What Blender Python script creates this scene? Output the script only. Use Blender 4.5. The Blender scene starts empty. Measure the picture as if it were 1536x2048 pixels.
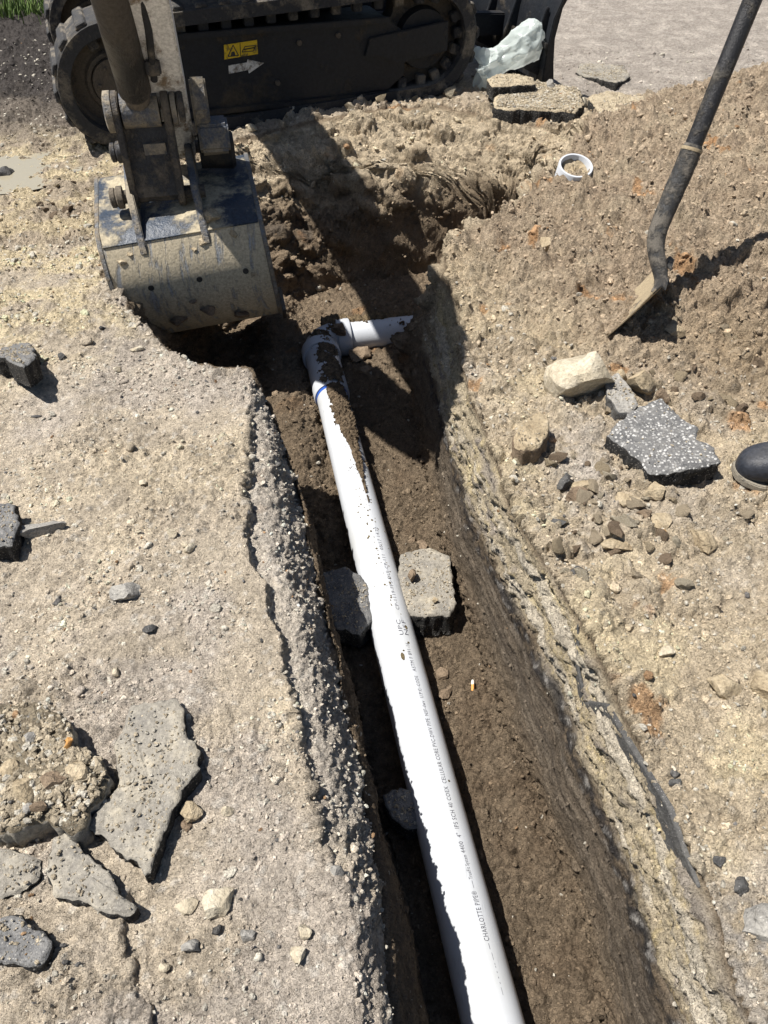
import bpy, bmesh, math, random
import numpy as np
from mathutils import Vector, Matrix

random.seed(7); RNG = np.random.default_rng(7)
R = math.radians
# ------------------------------------------------------------------ camera, sky, sun, exposure
scn = bpy.context.scene
COL = scn.collection
CAM_H = 1.2; PITCH = R(44); FPX = 1539.0
cd = bpy.data.cameras.new('camera'); cam = bpy.data.objects.new('camera', cd); COL.objects.link(cam)
cd.sensor_fit = 'VERTICAL'; cd.sensor_height = 34.6; cd.sensor_width = 34.6
cd.lens = FPX / 2048 * 34.6; cd.clip_start = .02; cd.clip_end = 400
cam.location = (0, 0, CAM_H); cam.rotation_euler = (R(90) - PITCH, 0, 0)
scn.camera = cam
SUN_EL = 65.5; SH_AZ = 6.0                        # elevation; compass of the shadows from +X
sdir = Vector((math.cos(R(SUN_EL))*math.cos(R(SH_AZ)), math.cos(R(SUN_EL))*math.sin(R(SH_AZ)), -math.sin(R(SUN_EL))))
w = bpy.data.worlds.new('World'); scn.world = w; w.use_nodes = True
nt = w.node_tree; bg = nt.nodes['Background']; sky = nt.nodes.new('ShaderNodeTexSky')
sky.sky_type = 'NISHITA'; sky.sun_disc = False; sky.sun_elevation = R(SUN_EL)
sky.sun_rotation = math.atan2(-sdir.x, -sdir.y); sky.altitude = 10
nt.links.new(sky.outputs[0], bg.inputs[0]); bg.inputs[1].default_value = 0.05
sl = bpy.data.lights.new('sun', 'SUN'); sl.energy = 5.0; sl.angle = R(.55); sl.color = (1, .96, .90)
sun = bpy.data.objects.new('sun', sl); COL.objects.link(sun); sun.location = (-4, 0, 8)
sun.rotation_euler = sdir.to_track_quat('-Z', 'Y').to_euler()
vs = scn.view_settings; vs.view_transform = 'Standard'; vs.look = 'None'; vs.exposure = 0.68; vs.gamma = 1
scn.render.engine = 'CYCLES'

# ------------------------------------------------------------------ small maths
def at(px, py, z=0.0):
    """place on the level z that the photograph shows at this pixel"""
    u = (px-768)/FPX; v = (py-1024)/FPX
    d = (CAM_H-z)/(v*math.cos(PITCH)+math.sin(PITCH))
    return Vector((u*d, d*(math.cos(PITCH)-v*math.sin(PITCH)), z))
def sst(a, b, x):
    t = np.clip((x-a)/(b-a), 0, 1); return t*t*(3-2*t)
def _h(ix, iy, iz, s):
    h = ix.astype(np.uint32)*np.uint32(374761393) + iy.astype(np.uint32)*np.uint32(668265263) + iz.astype(np.uint32)*np.uint32(2246822519) + np.uint32((s*3266489917) & 0xffffffff)
    h = (h ^ (h >> np.uint32(13)))*np.uint32(1274126177)
    h = (h ^ (h >> np.uint32(15)))*np.uint32(2654435761)
    return h ^ (h >> np.uint32(16))
def rnd01(h): return (h & np.uint32(0xffffff)).astype(np.float32)/np.float32(0x1000000)
def pn2(x, y, s=0):
    """gradient noise, about -1..1"""
    x = np.asarray(x, np.float32); y = np.asarray(y, np.float32)
    xi = np.floor(x); yi = np.floor(y); fx = x-xi; fy = y-yi
    xi = xi.astype(np.int64); yi = yi.astype(np.int64)
    ux = fx*fx*fx*(fx*(fx*6-15)+10); uy = fy*fy*fy*(fy*(fy*6-15)+10)
    def g(dx, dy):
        a = rnd01(_h(xi+dx, yi+dy, xi*0, s))*np.float32(6.2831853)
        return np.cos(a)*(fx-dx)+np.sin(a)*(fy-dy)
    a = g(0,0); b = g(1,0); c = g(0,1); d = g(1,1)
    return ((a+(b-a)*ux)*(1-uy)+(c+(d-c)*ux)*uy)*1.6
def fbm(x, y, f, o=4, s=0, gain=.5):
    r = 0; a = 1; t = 0
    for i in range(o):
        r = r+a*pn2(x*f+i*17.3, y*f-i*9.1, s+i); t += a; a *= gain; f *= 2.03
    return r/t*1.3
def worley(x, y, f, s=0):
    """nearest feature distance and the random number of that feature"""
    x = np.asarray(x, np.float32)*f; y = np.asarray(y, np.float32)*f
    xi = np.floor(x).astype(np.int64); yi = np.floor(y).astype(np.int64)
    best = np.full(x.shape, 9, np.float32); bid = np.zeros(x.shape, np.float32)
    for dx in (-1,0,1):
        for dy in (-1,0,1):
            h = _h(xi+dx, yi+dy, xi*0, s); h2 = _h(xi+dx, yi+dy, xi*0, s+77)
            px = xi+dx+rnd01(h); py = yi+dy+rnd01(h2)
            d = (px-x)**2+(py-y)**2
            m = d < best
            best = np.where(m, d, best); bid = np.where(m, rnd01(_h(xi+dx, yi+dy, xi*0, s+191)), bid)
    return np.sqrt(best), bid
def clods(x, y, f, s=0, keep=1.0, r=.62):
    d, i = worley(x, y, f, s)
    rr = r*(.55+.45*((i*7.13) % 1))
    return np.where(i < keep, np.sqrt(np.clip(1-(d/rr)**2, 0, 1)), 0)/f, i

# ------------------------------------------------------------------ materials
def newmat(name):
    m = bpy.data.materials.new(name); m.use_nodes = True
    n = m.node_tree.nodes; l = m.node_tree.links
    return m, n, l, n['Principled BSDF']
def N(n, t, **k):
    o = n.new(t)
    for a, b in k.items(): setattr(o, a, b)
    return o
def ramp(n, pts):
    r = n.new('ShaderNodeValToRGB'); e = r.color_ramp.elements
    while len(e) > 1: e.remove(e[-1])
    e[0].position = pts[0][0]; e[0].color = (*pts[0][1], 1)
    for p, c in pts[1:]:
        k = e.new(p); k.color = (*c, 1)
    return r
def mixc(n, l, fac, a, b, mode='MIX'):
    m = n.new('ShaderNodeMix'); m.data_type = 'RGBA'; m.blend_type = mode
    for s, v in ((0, fac), (6, a), (7, b)):
        if hasattr(v, 'type') and hasattr(v, 'is_output'): l.new(v, m.inputs[s])
        elif isinstance(v, tuple): m.inputs[s].default_value = (*v, 1)
        else: m.inputs[s].default_value = v
    return m.outputs[2]
def noise(n, l, co, sc, det=4, rough=.6):
    t = n.new('ShaderNodeTexNoise'); t.inputs['Scale'].default_value = sc
    t.inputs['Detail'].default_value = det; t.inputs['Roughness'].default_value = rough
    l.new(co, t.inputs['Vector']); return t.outputs[0]
def voro(n, l, co, sc, feat='F1'):
    t = n.new('ShaderNodeTexVoronoi'); t.feature = feat; t.inputs['Scale'].default_value = sc
    l.new(co, t.inputs['Vector']); return t
def bump(n, l, hgt, dist, strength=1.0, prev=None):
    b = n.new('ShaderNodeBump'); b.inputs['Distance'].default_value = dist; b.inputs['Strength'].default_value = strength
    l.new(hgt, b.inputs['Height'])
    if prev is not None: l.new(prev, b.inputs['Normal'])
    return b.outputs[0]

def soil_material(name, grain=1.0):
    """earth: colour of the place comes as a mesh attribute, grain and fine relief from noise"""
    m, n, l, p = newmat(name)
    co = n.new('ShaderNodeTexCoord').outputs['Object']
    at_ = N(n, 'ShaderNodeAttribute', attribute_name='Col')
    n1 = noise(n, l, co, 60, 6, .7); n2 = noise(n, l, co, 330, 4, .7)
    v1 = voro(n, l, co, 150); v2 = voro(n, l, co, 420)
    r1 = ramp(n, [(.25, (.62,.61,.60)), (.5, (1,1,1)), (.75, (1.32,1.31,1.28))]); l.new(n1, r1.inputs[0])
    r2 = ramp(n, [(.25, (.6,.6,.6)), (.5, (1,1,1)), (.78, (1.45,1.44,1.42))]); l.new(n2, r2.inputs[0])
    c = mixc(n, l, 1.0, at_.outputs['Color'], r1.outputs[0], 'MULTIPLY')
    c = mixc(n, l, .8, c, r2.outputs[0], 'MULTIPLY')
    # single grains of lighter and darker stone
    rc = ramp(n, [(0, (.55,.55,.56)), (.35, (.85,.84,.83)), (.7, (1.1,1.1,1.08)), (1, (1.75,1.74,1.7))]); l.new(v1.outputs['Color'], rc.inputs[0])
    gr = ramp(n, [(.28, (1,1,1)), (.42, (0,0,0))]); l.new(v1.outputs['Distance'], gr.inputs[0])
    c2 = mixc(n, l, 1.0, c, rc.outputs[0], 'MULTIPLY')
    c = mixc(n, l, gr.outputs[0], c, c2)
    l.new(c, p.inputs['Base Color']); p.inputs['Roughness'].default_value = .95; p.inputs['Specular IOR Level'].default_value = .15
    inv = N(n, 'ShaderNodeMath', operation='SUBTRACT'); inv.inputs[0].default_value = 1; l.new(v1.outputs['Distance'], inv.inputs[1])
    inv2 = N(n, 'ShaderNodeMath', operation='SUBTRACT'); inv2.inputs[0].default_value = 1; l.new(v2.outputs['Distance'], inv2.inputs[1])
    b = bump(n, l, inv.outputs[0], .009*grain, .9)
    b = bump(n, l, inv2.outputs[0], .0036*grain, .9, b)
    b = bump(n, l, n1, .014*grain, .9, b)
    b = bump(n, l, n2, .005*grain, .9, b)
    l.new(b, p.inputs['Normal'])
    return m
def stone_material(name, cols, scale=40, speck=None, rough=.9, bumpd=.006):
    m, n, l, p = newmat(name)
    co = n.new('ShaderNodeTexCoord').outputs['Object']
    oi = n.new('ShaderNodeObjectInfo')
    va = N(n, 'ShaderNodeVectorMath', operation='ADD'); l.new(co, va.inputs[0]); l.new(oi.outputs['Random'], va.inputs[1])
    a = noise(n, l, va.outputs[0], scale, 6, .65); b_ = noise(n, l, va.outputs[0], scale*7, 4, .7)
    r = ramp(n, [(.3, cols[0]), (.52, cols[1]), (.75, cols[2])]); l.new(a, r.inputs[0])
    r2 = ramp(n, [(.3, (.65,.65,.65)), (.5, (1,1,1)), (.75, (1.35,1.35,1.33))]); l.new(b_, r2.inputs[0])
    c = mixc(n, l, 1.0, r.outputs[0], r2.outputs[0], 'MULTIPLY')
    bh = None
    if speck:
        v = voro(n, l, va.outputs[0], speck[0]); v.inputs['Randomness'].default_value = 1
        s = ramp(n, [(speck[1], (1,1,1)), (speck[1]+.08, (0,0,0))]); l.new(v.outputs['Distance'], s.inputs[0])
        sc = ramp(n, [(.15, tuple(x*.3 for x in speck[2])), (.85, speck[2])]); l.new(v.outputs['Color'], sc.inputs[0])
        c = mixc(n, l, s.outputs[0], c, sc.outputs[0]); bh = s.outputs[0]
    l.new(c, p.inputs['Base Color']); p.inputs['Roughness'].default_value = rough; p.inputs['Specular IOR Level'].default_value = .25
    b = bump(n, l, a, bumpd*1.6, .8); b = bump(n, l, b_, bumpd*.5, .9, b)
    if bh is not None: b = bump(n, l, bh, .0015, .6, b)
    l.new(b, p.inputs['Normal'])
    return m
def dirty_metal(name, base, dirt, amount=.5, rough=.45, metal=0.0, scale=9, top=0.0, streak=(1,1,1)):
    """painted or bare steel with dried mud lying in patches"""
    m, n, l, p = newmat(name)
    co = n.new('ShaderNodeTexCoord').outputs['Object']
    mp = n.new('ShaderNodeMapping'); mp.inputs['Scale'].default_value = streak; l.new(co, mp.inputs[0])
    a = noise(n, l, mp.outputs[0], scale, 8, .68); f = noise(n, l, co, scale*14, 4, .7)
    e = .62-amount*.4
    mk = ramp(n, [(e, (0,0,0)), (e+.10, (1,1,1))]); l.new(a, mk.inputs[0])
    fac = mk.outputs[0]
    if top:
        g = n.new('ShaderNodeNewGeometry'); s = n.new('ShaderNodeSeparateXYZ'); l.new(g.outputs['Normal'], s.inputs[0])
        mu = N(n, 'ShaderNodeMath', operation='MULTIPLY_ADD'); mu.use_clamp = True
        l.new(s.outputs[2], mu.inputs[0]); mu.inputs[1].default_value = top; l.new(mk.outputs[0], mu.inputs[2])
        m2 = N(n, 'ShaderNodeMath', operation='MULTIPLY'); l.new(mu.outputs[0], m2.inputs[0])
        r3 = ramp(n, [(.35, (0,0,0)), (.6, (1,1,1))]); l.new(a, r3.inputs[0]); l.new(r3.outputs[0], m2.inputs[1])
        mx = N(n, 'ShaderNodeMath', operation='MAXIMUM'); l.new(m2.outputs[0], mx.inputs[0]); l.new(mk.outputs[0], mx.inputs[1]); fac = mx.outputs[0]
    rd = ramp(n, [(.3, tuple(x*.6 for x in dirt)), (.6, dirt), (.8, tuple(x*1.2 for x in dirt))]); l.new(f, rd.inputs[0])
    rb = ramp(n, [(.35, tuple(x*.75 for x in base)), (.65, tuple(x*1.25 for x in base))]); l.new(f, rb.inputs[0])
    c = mixc(n, l, fac, rb.outputs[0], rd.outputs[0]); l.new(c, p.inputs['Base Color'])
    ro = N(n, 'ShaderNodeMapRange'); ro.inputs[3].default_value = rough; ro.inputs[4].default_value = .95; l.new(fac, ro.inputs[0]); l.new(ro.outputs[0], p.inputs['Roughness'])
    if metal:
        me = N(n, 'ShaderNodeMapRange'); me.inputs[3].default_value = metal; me.inputs[4].default_value = 0; l.new(fac, me.inputs[0]); l.new(me.outputs[0], p.inputs['Metallic'])
    b = bump(n, l, fac, .004, .8); b = bump(n, l, f, .003, .7, b); l.new(b, p.inputs['Normal']); p.inputs['Specular IOR Level'].default_value = .3
    return m
def plain(name, c, rough=.6, metal=0):
    m, n, l, p = newmat(name)
    co = n.new('ShaderNodeTexCoord').outputs['Object']; a = noise(n, l, co, 60, 5, .7)
    r = ramp(n, [(.3, tuple(x*.8 for x in c)), (.7, tuple(min(1, x*1.12) for x in c))]); l.new(a, r.inputs[0]); l.new(r.outputs[0], p.inputs['Base Color'])
    p.inputs['Roughness'].default_value = rough; p.inputs['Metallic'].default_value = metal
    return m
M = {}
M['soil'] = soil_material('soil'); M['gravel'] = soil_material('gravel', .5)
DUST = (.40,.33,.23); MUD = (.30,.24,.165)
M['asphalt'] = stone_material('asphalt', [(.10,.10,.105), (.17,.168,.165), (.27,.26,.245)], 35, (260, .3, (.34,.33,.31)))
M['asphalt_dusty'] = stone_material('asphalt_dusty', [(.17,.16,.145), (.26,.238,.20), (.42,.37,.28)], 17, (300, .22, (.45,.42,.36)))
M['asphalt_spotted'] = stone_material('asphalt_spotted', [(.09,.09,.092), (.15,.148,.145), (.25,.24,.225)], 30, (135, .37, (.52,.51,.49)))
M['lump_dirt'] = stone_material('lump_dirt', [(.15,.12,.085), (.30,.25,.175), (.44,.38,.28)], 32, (120, .25, (.40,.36,.28)), .95, .02)
M['asphalt_sandy'] = stone_material('asphalt_sandy', [(.30,.24,.165), (.47,.39,.27), (.58,.50,.36)], 30, (240, .3, (.60,.52,.38)), .95, .012)
M['asphalt_side'] = stone_material('asphalt_side', [(.018,.018,.018), (.035,.034,.033), (.07,.066,.06)], 45, (180, .22, (.30,.28,.25)), .75, .012)
M['rock_pale'] = stone_material('rock_pale', [(.32,.27,.19), (.45,.39,.29), (.58,.53,.43)], 18, None, .95, .01)
M['rock_tan'] = stone_material('rock_tan', [(.27,.21,.135), (.39,.315,.21), (.50,.42,.30)], 22, None, .95, .012)
M['rock_brown'] = stone_material('rock_brown', [(.15,.108,.072), (.24,.178,.122), (.34,.262,.182)], 26, None, .95, .014)
M['rock_clay'] = stone_material('rock_clay', [(.30,.24,.165), (.42,.345,.245), (.52,.44,.33)], 30, None, .95, .014)
M['rock_grey'] = stone_material('rock_grey', [(.20,.19,.175), (.28,.265,.24), (.38,.36,.32)], 24, (220, .2, (.48,.46,.42)))
M['rock_dark'] = stone_material('rock_dark', [(.045,.045,.047), (.08,.078,.075), (.14,.135,.125)], 28, (240, .2, (.26,.25,.24)), .7)
M['rock_orange'] = stone_material('rock_orange', [(.38,.18,.06), (.50,.27,.09), (.55,.36,.16)], 26)

# ------------------------------------------------------------------ object helpers
def link(o): COL.objects.link(o); return o
def tag(o, label, cat, group=None):
    o['label'] = label; o['category'] = cat
    if group: o['group'] = group
    return o
def mesh_obj(name, verts, faces, mat, parent=None, smooth=True, mats=None, fmat=None, origin=None):
    """verts in world metres; the object's origin sits at its parent's, or at `origin`"""
    if parent is not None: o0 = WORLD[parent.name]
    elif origin is not None: o0 = Vector(origin)
    else:
        a = np.array([tuple(v) for v in verts]); o0 = Vector((*((a.min(0)+a.max(0))/2)[:2], a[:, 2].min()))
    me = bpy.data.meshes.new(name)
    me.from_pydata([tuple(Vector(v)-o0) for v in verts], [], [tuple(f) for f in faces])
    me.validate(); 
    for x in (mats or [mat]): me.materials.append(x)
    if fmat is not None and len(fmat) == len(me.polygons): me.polygons.foreach_set('material_index', fmat)
    me.polygons.foreach_set('use_smooth', [smooth]*len(me.polygons))
    me.update()
    o = link(bpy.data.objects.new(name, me))
    if parent is None: o.location = o0
    else: o.parent = parent
    WORLD[o.name] = o0
    return o
WORLD = {}
def empty(name, loc):
    o = link(bpy.data.objects.new(name, None)); o.location = loc; o.empty_display_size = .1
    WORLD[o.name] = Vector(loc); return o
class MB:
    """gathers boxes, tubes, lathes and prisms, in world metres, into one mesh"""
    def __init__(s): s.v = []; s.f = []
    def add(s, v, f):
        b = len(s.v); s.v += [Vector(x) for x in v]; s.f += [tuple(i+b for i in q) for q in f]; return s
    def box(s, c, ax, ay, az):
        """centre and three half-axis vectors"""
        c = Vector(c); ax = Vector(ax); ay = Vector(ay); az = Vector(az)
        v = [c+ax*i+ay*j+az*k for i in (-1,1) for j in (-1,1) for k in (-1,1)]
        return s.add(v, [(0,1,3,2),(4,6,7,5),(0,4,5,1),(2,3,7,6),(0,2,6,4),(1,5,7,3)])
    def prism(s, prof, T, a0, a1):
        """closed outline prof of 2-D points; T(a, p, q) gives the world place"""
        n = len(prof); v = [T(a0, *p) for p in prof]+[T(a1, *p) for p in prof]
        f = [(i, (i+1) % n, n+(i+1) % n, n+i) for i in range(n)]+[tuple(range(n-1, -1, -1)), tuple(range(n, 2*n))]
        return s.add(v, f)
    def tube(s, p0, p1, r0, r1=None, n=24, caps=True, rings=None):
        p0 = Vector(p0); p1 = Vector(p1); d = (p1-p0); L = d.length; d = d/L; r1 = r0 if r1 is None else r1
        return s.lathe(p0, d, [(0, r0), (L, r1)] if not rings else rings, n, caps)
    def lathe(s, p0, d, prof, n=24, caps=True):
        p0 = Vector(p0); d = Vector(d).normalized(); a = d.orthogonal().normalized(); b = d.cross(a)
        v = []; f = []
        for (h, r) in prof:
            for k in range(n):
                t = 2*math.pi*k/n; v.append(p0+d*h+(a*math.cos(t)+b*math.sin(t))*r)
        m = len(prof)
        for i in range(m-1):
            for k in range(n): f.append((i*n+k, i*n+(k+1) % n, (i+1)*n+(k+1) % n, (i+1)*n+k))
        if caps: f += [tuple(range(n-1, -1, -1)), tuple(range((m-1)*n, m*n))]
        return s.add(v, f)
    def path(s, pts, rad, n=16, caps=True, sx=1.0, up=None):
        """round tube along points with one radius per point"""
        pts = [Vector(p) for p in pts]; v = []; f = []; m = len(pts); a = None
        for i, p in enumerate(pts):
            d = (pts[min(i+1, m-1)]-pts[max(i-1, 0)]).normalized()
            if a is None: a = (up.cross(d) if up is not None else d.orthogonal()).normalized()
            a = (a-d*a.dot(d)).normalized(); b = d.cross(a)
            for k in range(n):
                t = 2*math.pi*k/n; v.append(p+(a*math.cos(t)+b*math.sin(t)*sx)*rad[i])
        for i in range(m-1):
            for k in range(n): f.append((i*n+k, i*n+(k+1) % n, (i+1)*n+(k+1) % n, (i+1)*n+k))
        if caps: f += [tuple(range(n-1, -1, -1)), tuple(range((m-1)*n, m*n))]
        return s.add(v, f)
    def build(s, name, mat, parent=None, bevel=0.0, smooth=None, origin=None):
        o = mesh_obj(name, s.v, s.f, mat, parent, False, origin=origin)
        bm = bmesh.new(); bm.from_mesh(o.data); bmesh.ops.recalc_face_normals(bm, faces=bm.faces)
        if bevel:
            ed = [e for e in bm.edges if len(e.link_faces) == 2 and e.calc_face_angle() > .6]
            bmesh.ops.bevel(bm, geom=ed, offset=bevel, segments=2, affect='EDGES', clamp_overlap=True)
        for q in bm.faces: q.smooth = True
        for e in bm.edges:
            if len(e.link_faces) == 2 and e.calc_face_angle() > R(38): e.smooth = False
        bm.to_mesh(o.data); bm.free()
        return o

# ------------------------------------------------------------------ the ground: fields
def poly_sdf(P, x, y):
    d2 = np.full(x.shape, 1e9); ins = np.zeros(x.shape, bool); n = len(P)
    for i in range(n):
        ax, ay = P[i]; bx, by = P[(i+1) % n]
        ex, ey = bx-ax, by-ay; t = np.clip(((x-ax)*ex+(y-ay)*ey)/(ex*ex+ey*ey+1e-12), 0, 1)
        d2 = np.minimum(d2, (x-ax-t*ex)**2+(y-ay-t*ey)**2)
        c = ((ay > y) != (by > y)) & (x < ex*(y-ay)/(ey+1e-12)+ax)
        ins ^= c
    return np.where(ins, -1, 1)*np.sqrt(d2)
FLOOR = -.51
LRIM = [(.02,-1.5),(.016,.1),(0.008,0.283),(-0.004,0.380),(-0.011,0.470),(-0.028,0.562),(-0.041,0.672),(-0.067,0.784),(-0.091,0.923),(-0.130,1.067),(-0.161,1.216),(-0.212,1.421),(-0.261,1.609),(-0.314,1.730),(-0.340,1.740),(-.374,1.80),(-.465,1.80),(-.541,1.83),(-.634,1.945),(-.72,2.05),(-.90,2.34),(-1.02,2.63),(-1.06,3.0),(-1.0,3.35)]
FRIM = [(-.88,3.50),(-.60,3.62),(-.32,3.74),(-.02,3.86),(.24,3.90),(.46,3.76),(.64,3.66),(.80,3.58)]
RRIM = [(.84,3.38),(.74,3.06),(.60,2.78),(.42,2.59),(.25,2.46),(.20,2.34),(.205,2.2),(.215,2.02),(.212,1.83),(.225,1.65),(.25,1.52),(.275,1.351),(.30,1.217),(.33,1.126),(.36,1.028),(.39,.944),(.425,.758),(.455,.555),(.475,.44),(.49,.263),(.50,.1),(.50,-1.5)]
RIM = LRIM+FRIM+RRIM
LFL = [(x+.05+.05*max(0, min(1, (.75-y)/.3)), y) for x, y in LRIM[:15]]
FLOORP = LFL+[(-.31,1.84),(-.40,1.90),(-.55,2.02),(-.66,2.18),(-.72,2.5),(-.70,2.85),(-.5,3.08),(-.2,3.26),(.08,3.32),(.30,3.40),(.55,3.47),(.66,3.42),(.62,3.18),(.53,3.0),(.36,2.80),(.20,2.70),(.065,2.66),(.075,2.51),(.105,2.285),(.132,2.028),(.182,1.679),(.205,1.484),(.23,1.319),(.285,1.095),(.345,.864),(.395,.597),(.425,.375),(.45,.2),(.45,-1.5)]
CTRL = [(.2,2.38,.0),(-.3,3.85,.05),(0,3.95,.08),(.3,4.0,.10),(.6,2.7,.20),(.75,3.05,.22),(.45,2.45,.12),(.33,2.2,.08),(.33,1.9,.05),(.35,1.6,.02),(.7,1.9,.14),(.62,2.25,.17),(1.0,2.4,.26),(1.4,2.6,.30),(1.2,3.2,.27),(1.6,3.6,.27),(1.05,3.75,.06),(.75,3.75,.03),(1.0,1.6,.05),(.9,1.3,.02),(.6,1.3,0),(.45,1.2,0),(.6,.8,0),(1.0,.6,0),(.6,.2,0),(1.5,1.8,.12),(2.2,3,.24),(2.6,4.0,.10),(1.5,4.5,0),(2.2,5,0),(1.0,4.5,0),(0,4.15,.05),(.3,4.2,.09),(-.3,4.1,.03),(.5,4.2,.03),(.2,4.8,0),(-.8,3.9,0),
        (-.3,1.2,0),(-.6,.6,0),(-.8,1.6,0),(-1.5,2.5,0),(-1.5,3.5,-.02),(-2,4.5,0),(-1.3,1.0,0),(-.2,.3,0),(0,5.6,0),(-2,6,.06),(-1.6,5.2,.05),(2,6.5,0),(0,7,0),(-3,3,0),(2.5,1,.03),(2,0,0),(-1,-1,0),(1,-1,0),(1.5,1.1,.03)]
GX0, GX1, GY0, GY1, GD = -3.6, 4.6, -1.4, 8.0, .0125
gx = np.arange(GX0, GX1, GD); gy = np.arange(GY0, GY1, GD)
GXX, GYY = np.meshgrid(gx, gy)
jx = fbm(GXX, GYY, 7, 4, 3)*.022; jy = fbm(GXX, GYY, 7, 4, 11)*.022
far_ = sst(1.9, 2.6, GYY)
jit = .55+1.1*far_
C_DR = poly_sdf(RIM, GXX+jx*jit, GYY+jy*jit)
C_DF = poly_sdf(FLOORP, GXX+jx*.5, GYY+jy*.5)
num = np.zeros_like(GXX); den = np.full_like(GXX, 1e-5)
for (cx, cy, cz) in CTRL:
    wgt = np.exp(-((GXX-cx)**2+(GYY-cy)**2)/(2*.27**2)); num += wgt*cz; den += wgt
C_G = num/den + fbm(GXX, GYY, 1.6, 3, 21)*.012
def bil(F, x, y):
    fx = np.clip((x-GX0)/GD, 0, F.shape[1]-1.001); fy = np.clip((y-GY0)/GD, 0, F.shape[0]-1.001)
    ix = fx.astype(int); iy = fy.astype(int); tx = fx-ix; ty = fy-iy
    return (F[iy, ix]*(1-tx)+F[iy, ix+1]*tx)*(1-ty)+(F[iy+1, ix]*(1-tx)+F[iy+1, ix+1]*tx)*ty
LIP = [(-.366,1.79),(-.34,1.603),(-.335,1.461),(-.322,1.307),(-.289,1.133),(-.265,1.083),(-.211,.944),(-.179,.822),(-.144,.679),(-.108,.539),(-.07,.43),(-.05,.3),(-.04,0)]
ly = np.array([p[1] for p in LIP][::-1]); lx = np.array([p[0] for p in LIP][::-1])
LIP2 = [(at(235,1890)),(at(262,1930)),(at(272,1990)),(at(300,2048))]
l2y = np.array([p.y for p in LIP2][::-1]); l2x = np.array([p.x for p in LIP2][::-1])
RXY = np.array([p[1] for p in LRIM[:16]]); RXX = np.array([p[0] for p in LRIM[:16]])
def pipe_x(y): return .1985+(y-.362)*(-.3025/1.52)
def lip_mask(x, y):
    e = np.interp(y, ly, lx)+pn2(y*14, y*0, 5)*.014+pn2(y*55, y*0+3, 6)*.006
    return sst(-.006, .008, x-e)*sst(.40, .62, y)*(1-sst(1.74, 1.80, y))
def base(x, y):
    dr = bil(C_DR, x, y); df = bil(C_DF, x, y); g = bil(C_G, x, y)
    dr = np.where(y < -1.3, np.where((x > .03) & (x < .5), -.05, .05), dr)
    t = np.clip(df/np.maximum(df-dr, 1e-4), 0, 1)
    right = sst(-.05, .05, x-pipe_x(y)-.08)*(1-sst(2.0, 2.4, y))
    steep = np.interp(t, [0, .10, .22, .45, 1.0], [0, .42, .68, .82, 1.0])
    kk = sst(-.42, -.10, x+.06*np.sin(y*9))
    s_far = np.interp(t, [0, .3, .6, 1.0], [0, .42, .74, 1.0])*(1-kk)+steep*kk
    s_left = sst(0, .9, t)
    s_right = np.interp(t, [0, .12, .3, .42, .7, 1.0], [0, .34, .60, .66, .86, 1.0])
    nose = sst(2.0, 2.4, y)*sst(2.85, 2.6, y)*sst(-.1, .05, x)*sst(.32, .2, x)
    k = sst(1.75, 2.1, y)
    s_nose = np.interp(t, [0, .2, .6, 1.0], [0, .30, .72, 1.0])
    s = s_right*right+(1-right)*(s_left*(1-k)+(s_far*(1-nose)+s_nose*nose)*k)
    fl = FLOOR+.02*sst(.1, .3, x-pipe_x(y))+.07*sst(1.7, 2.2, y)*sst(.16, .0, np.abs(x-pipe_x(y)+.17))+.05*np.exp(-((x+.02)**2+(y-2.52)**2)/.02)
    # the shoulder between crust and trench falls away towards the edge
    rx = np.interp(y, RXY, RXX); lpx = np.interp(y, ly, lx)
    fr = np.clip((x-lpx)/np.maximum(rx-lpx, .02), 0, 1)
    low = np.where(x < pipe_x(y), (.155-.055*sst(.60, .38, y))*fr**2.6*(1-sst(1.66, 1.80, y)), 0)
    z = fl+(g-low-fl)*s
    # broken pavement crust on the left of the trench: the shoulder lies lower
    sh = lip_mask(x, y)*(dr > 0)*(x < .2)
    z = z-.030*sh*np.clip(1-.0*t, 0, 1)
    c2 = sst(-.004, .006, x-(np.interp(y, l2y, l2x)+pn2(y*40, y*0, 9)*.006))*sst(.44, .42, y)*sst(.12, .03, x-np.interp(y, l2y, l2x))
    z = z-.014*c2*(x < -.1)
    z = z-.10*np.exp(-(((x-1.13)/.13)**2+((y-4.39)/.10)**2))
    # puddle hollow
    z = z-.03*np.exp(-(((x+1.62)/.22)**2+((y-3.34)/.17)**2))
    return z, dr, df, t, right, g
def gz(x, y): return float(base(np.array([float(x)]), np.array([float(y)]))[0][0])

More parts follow.
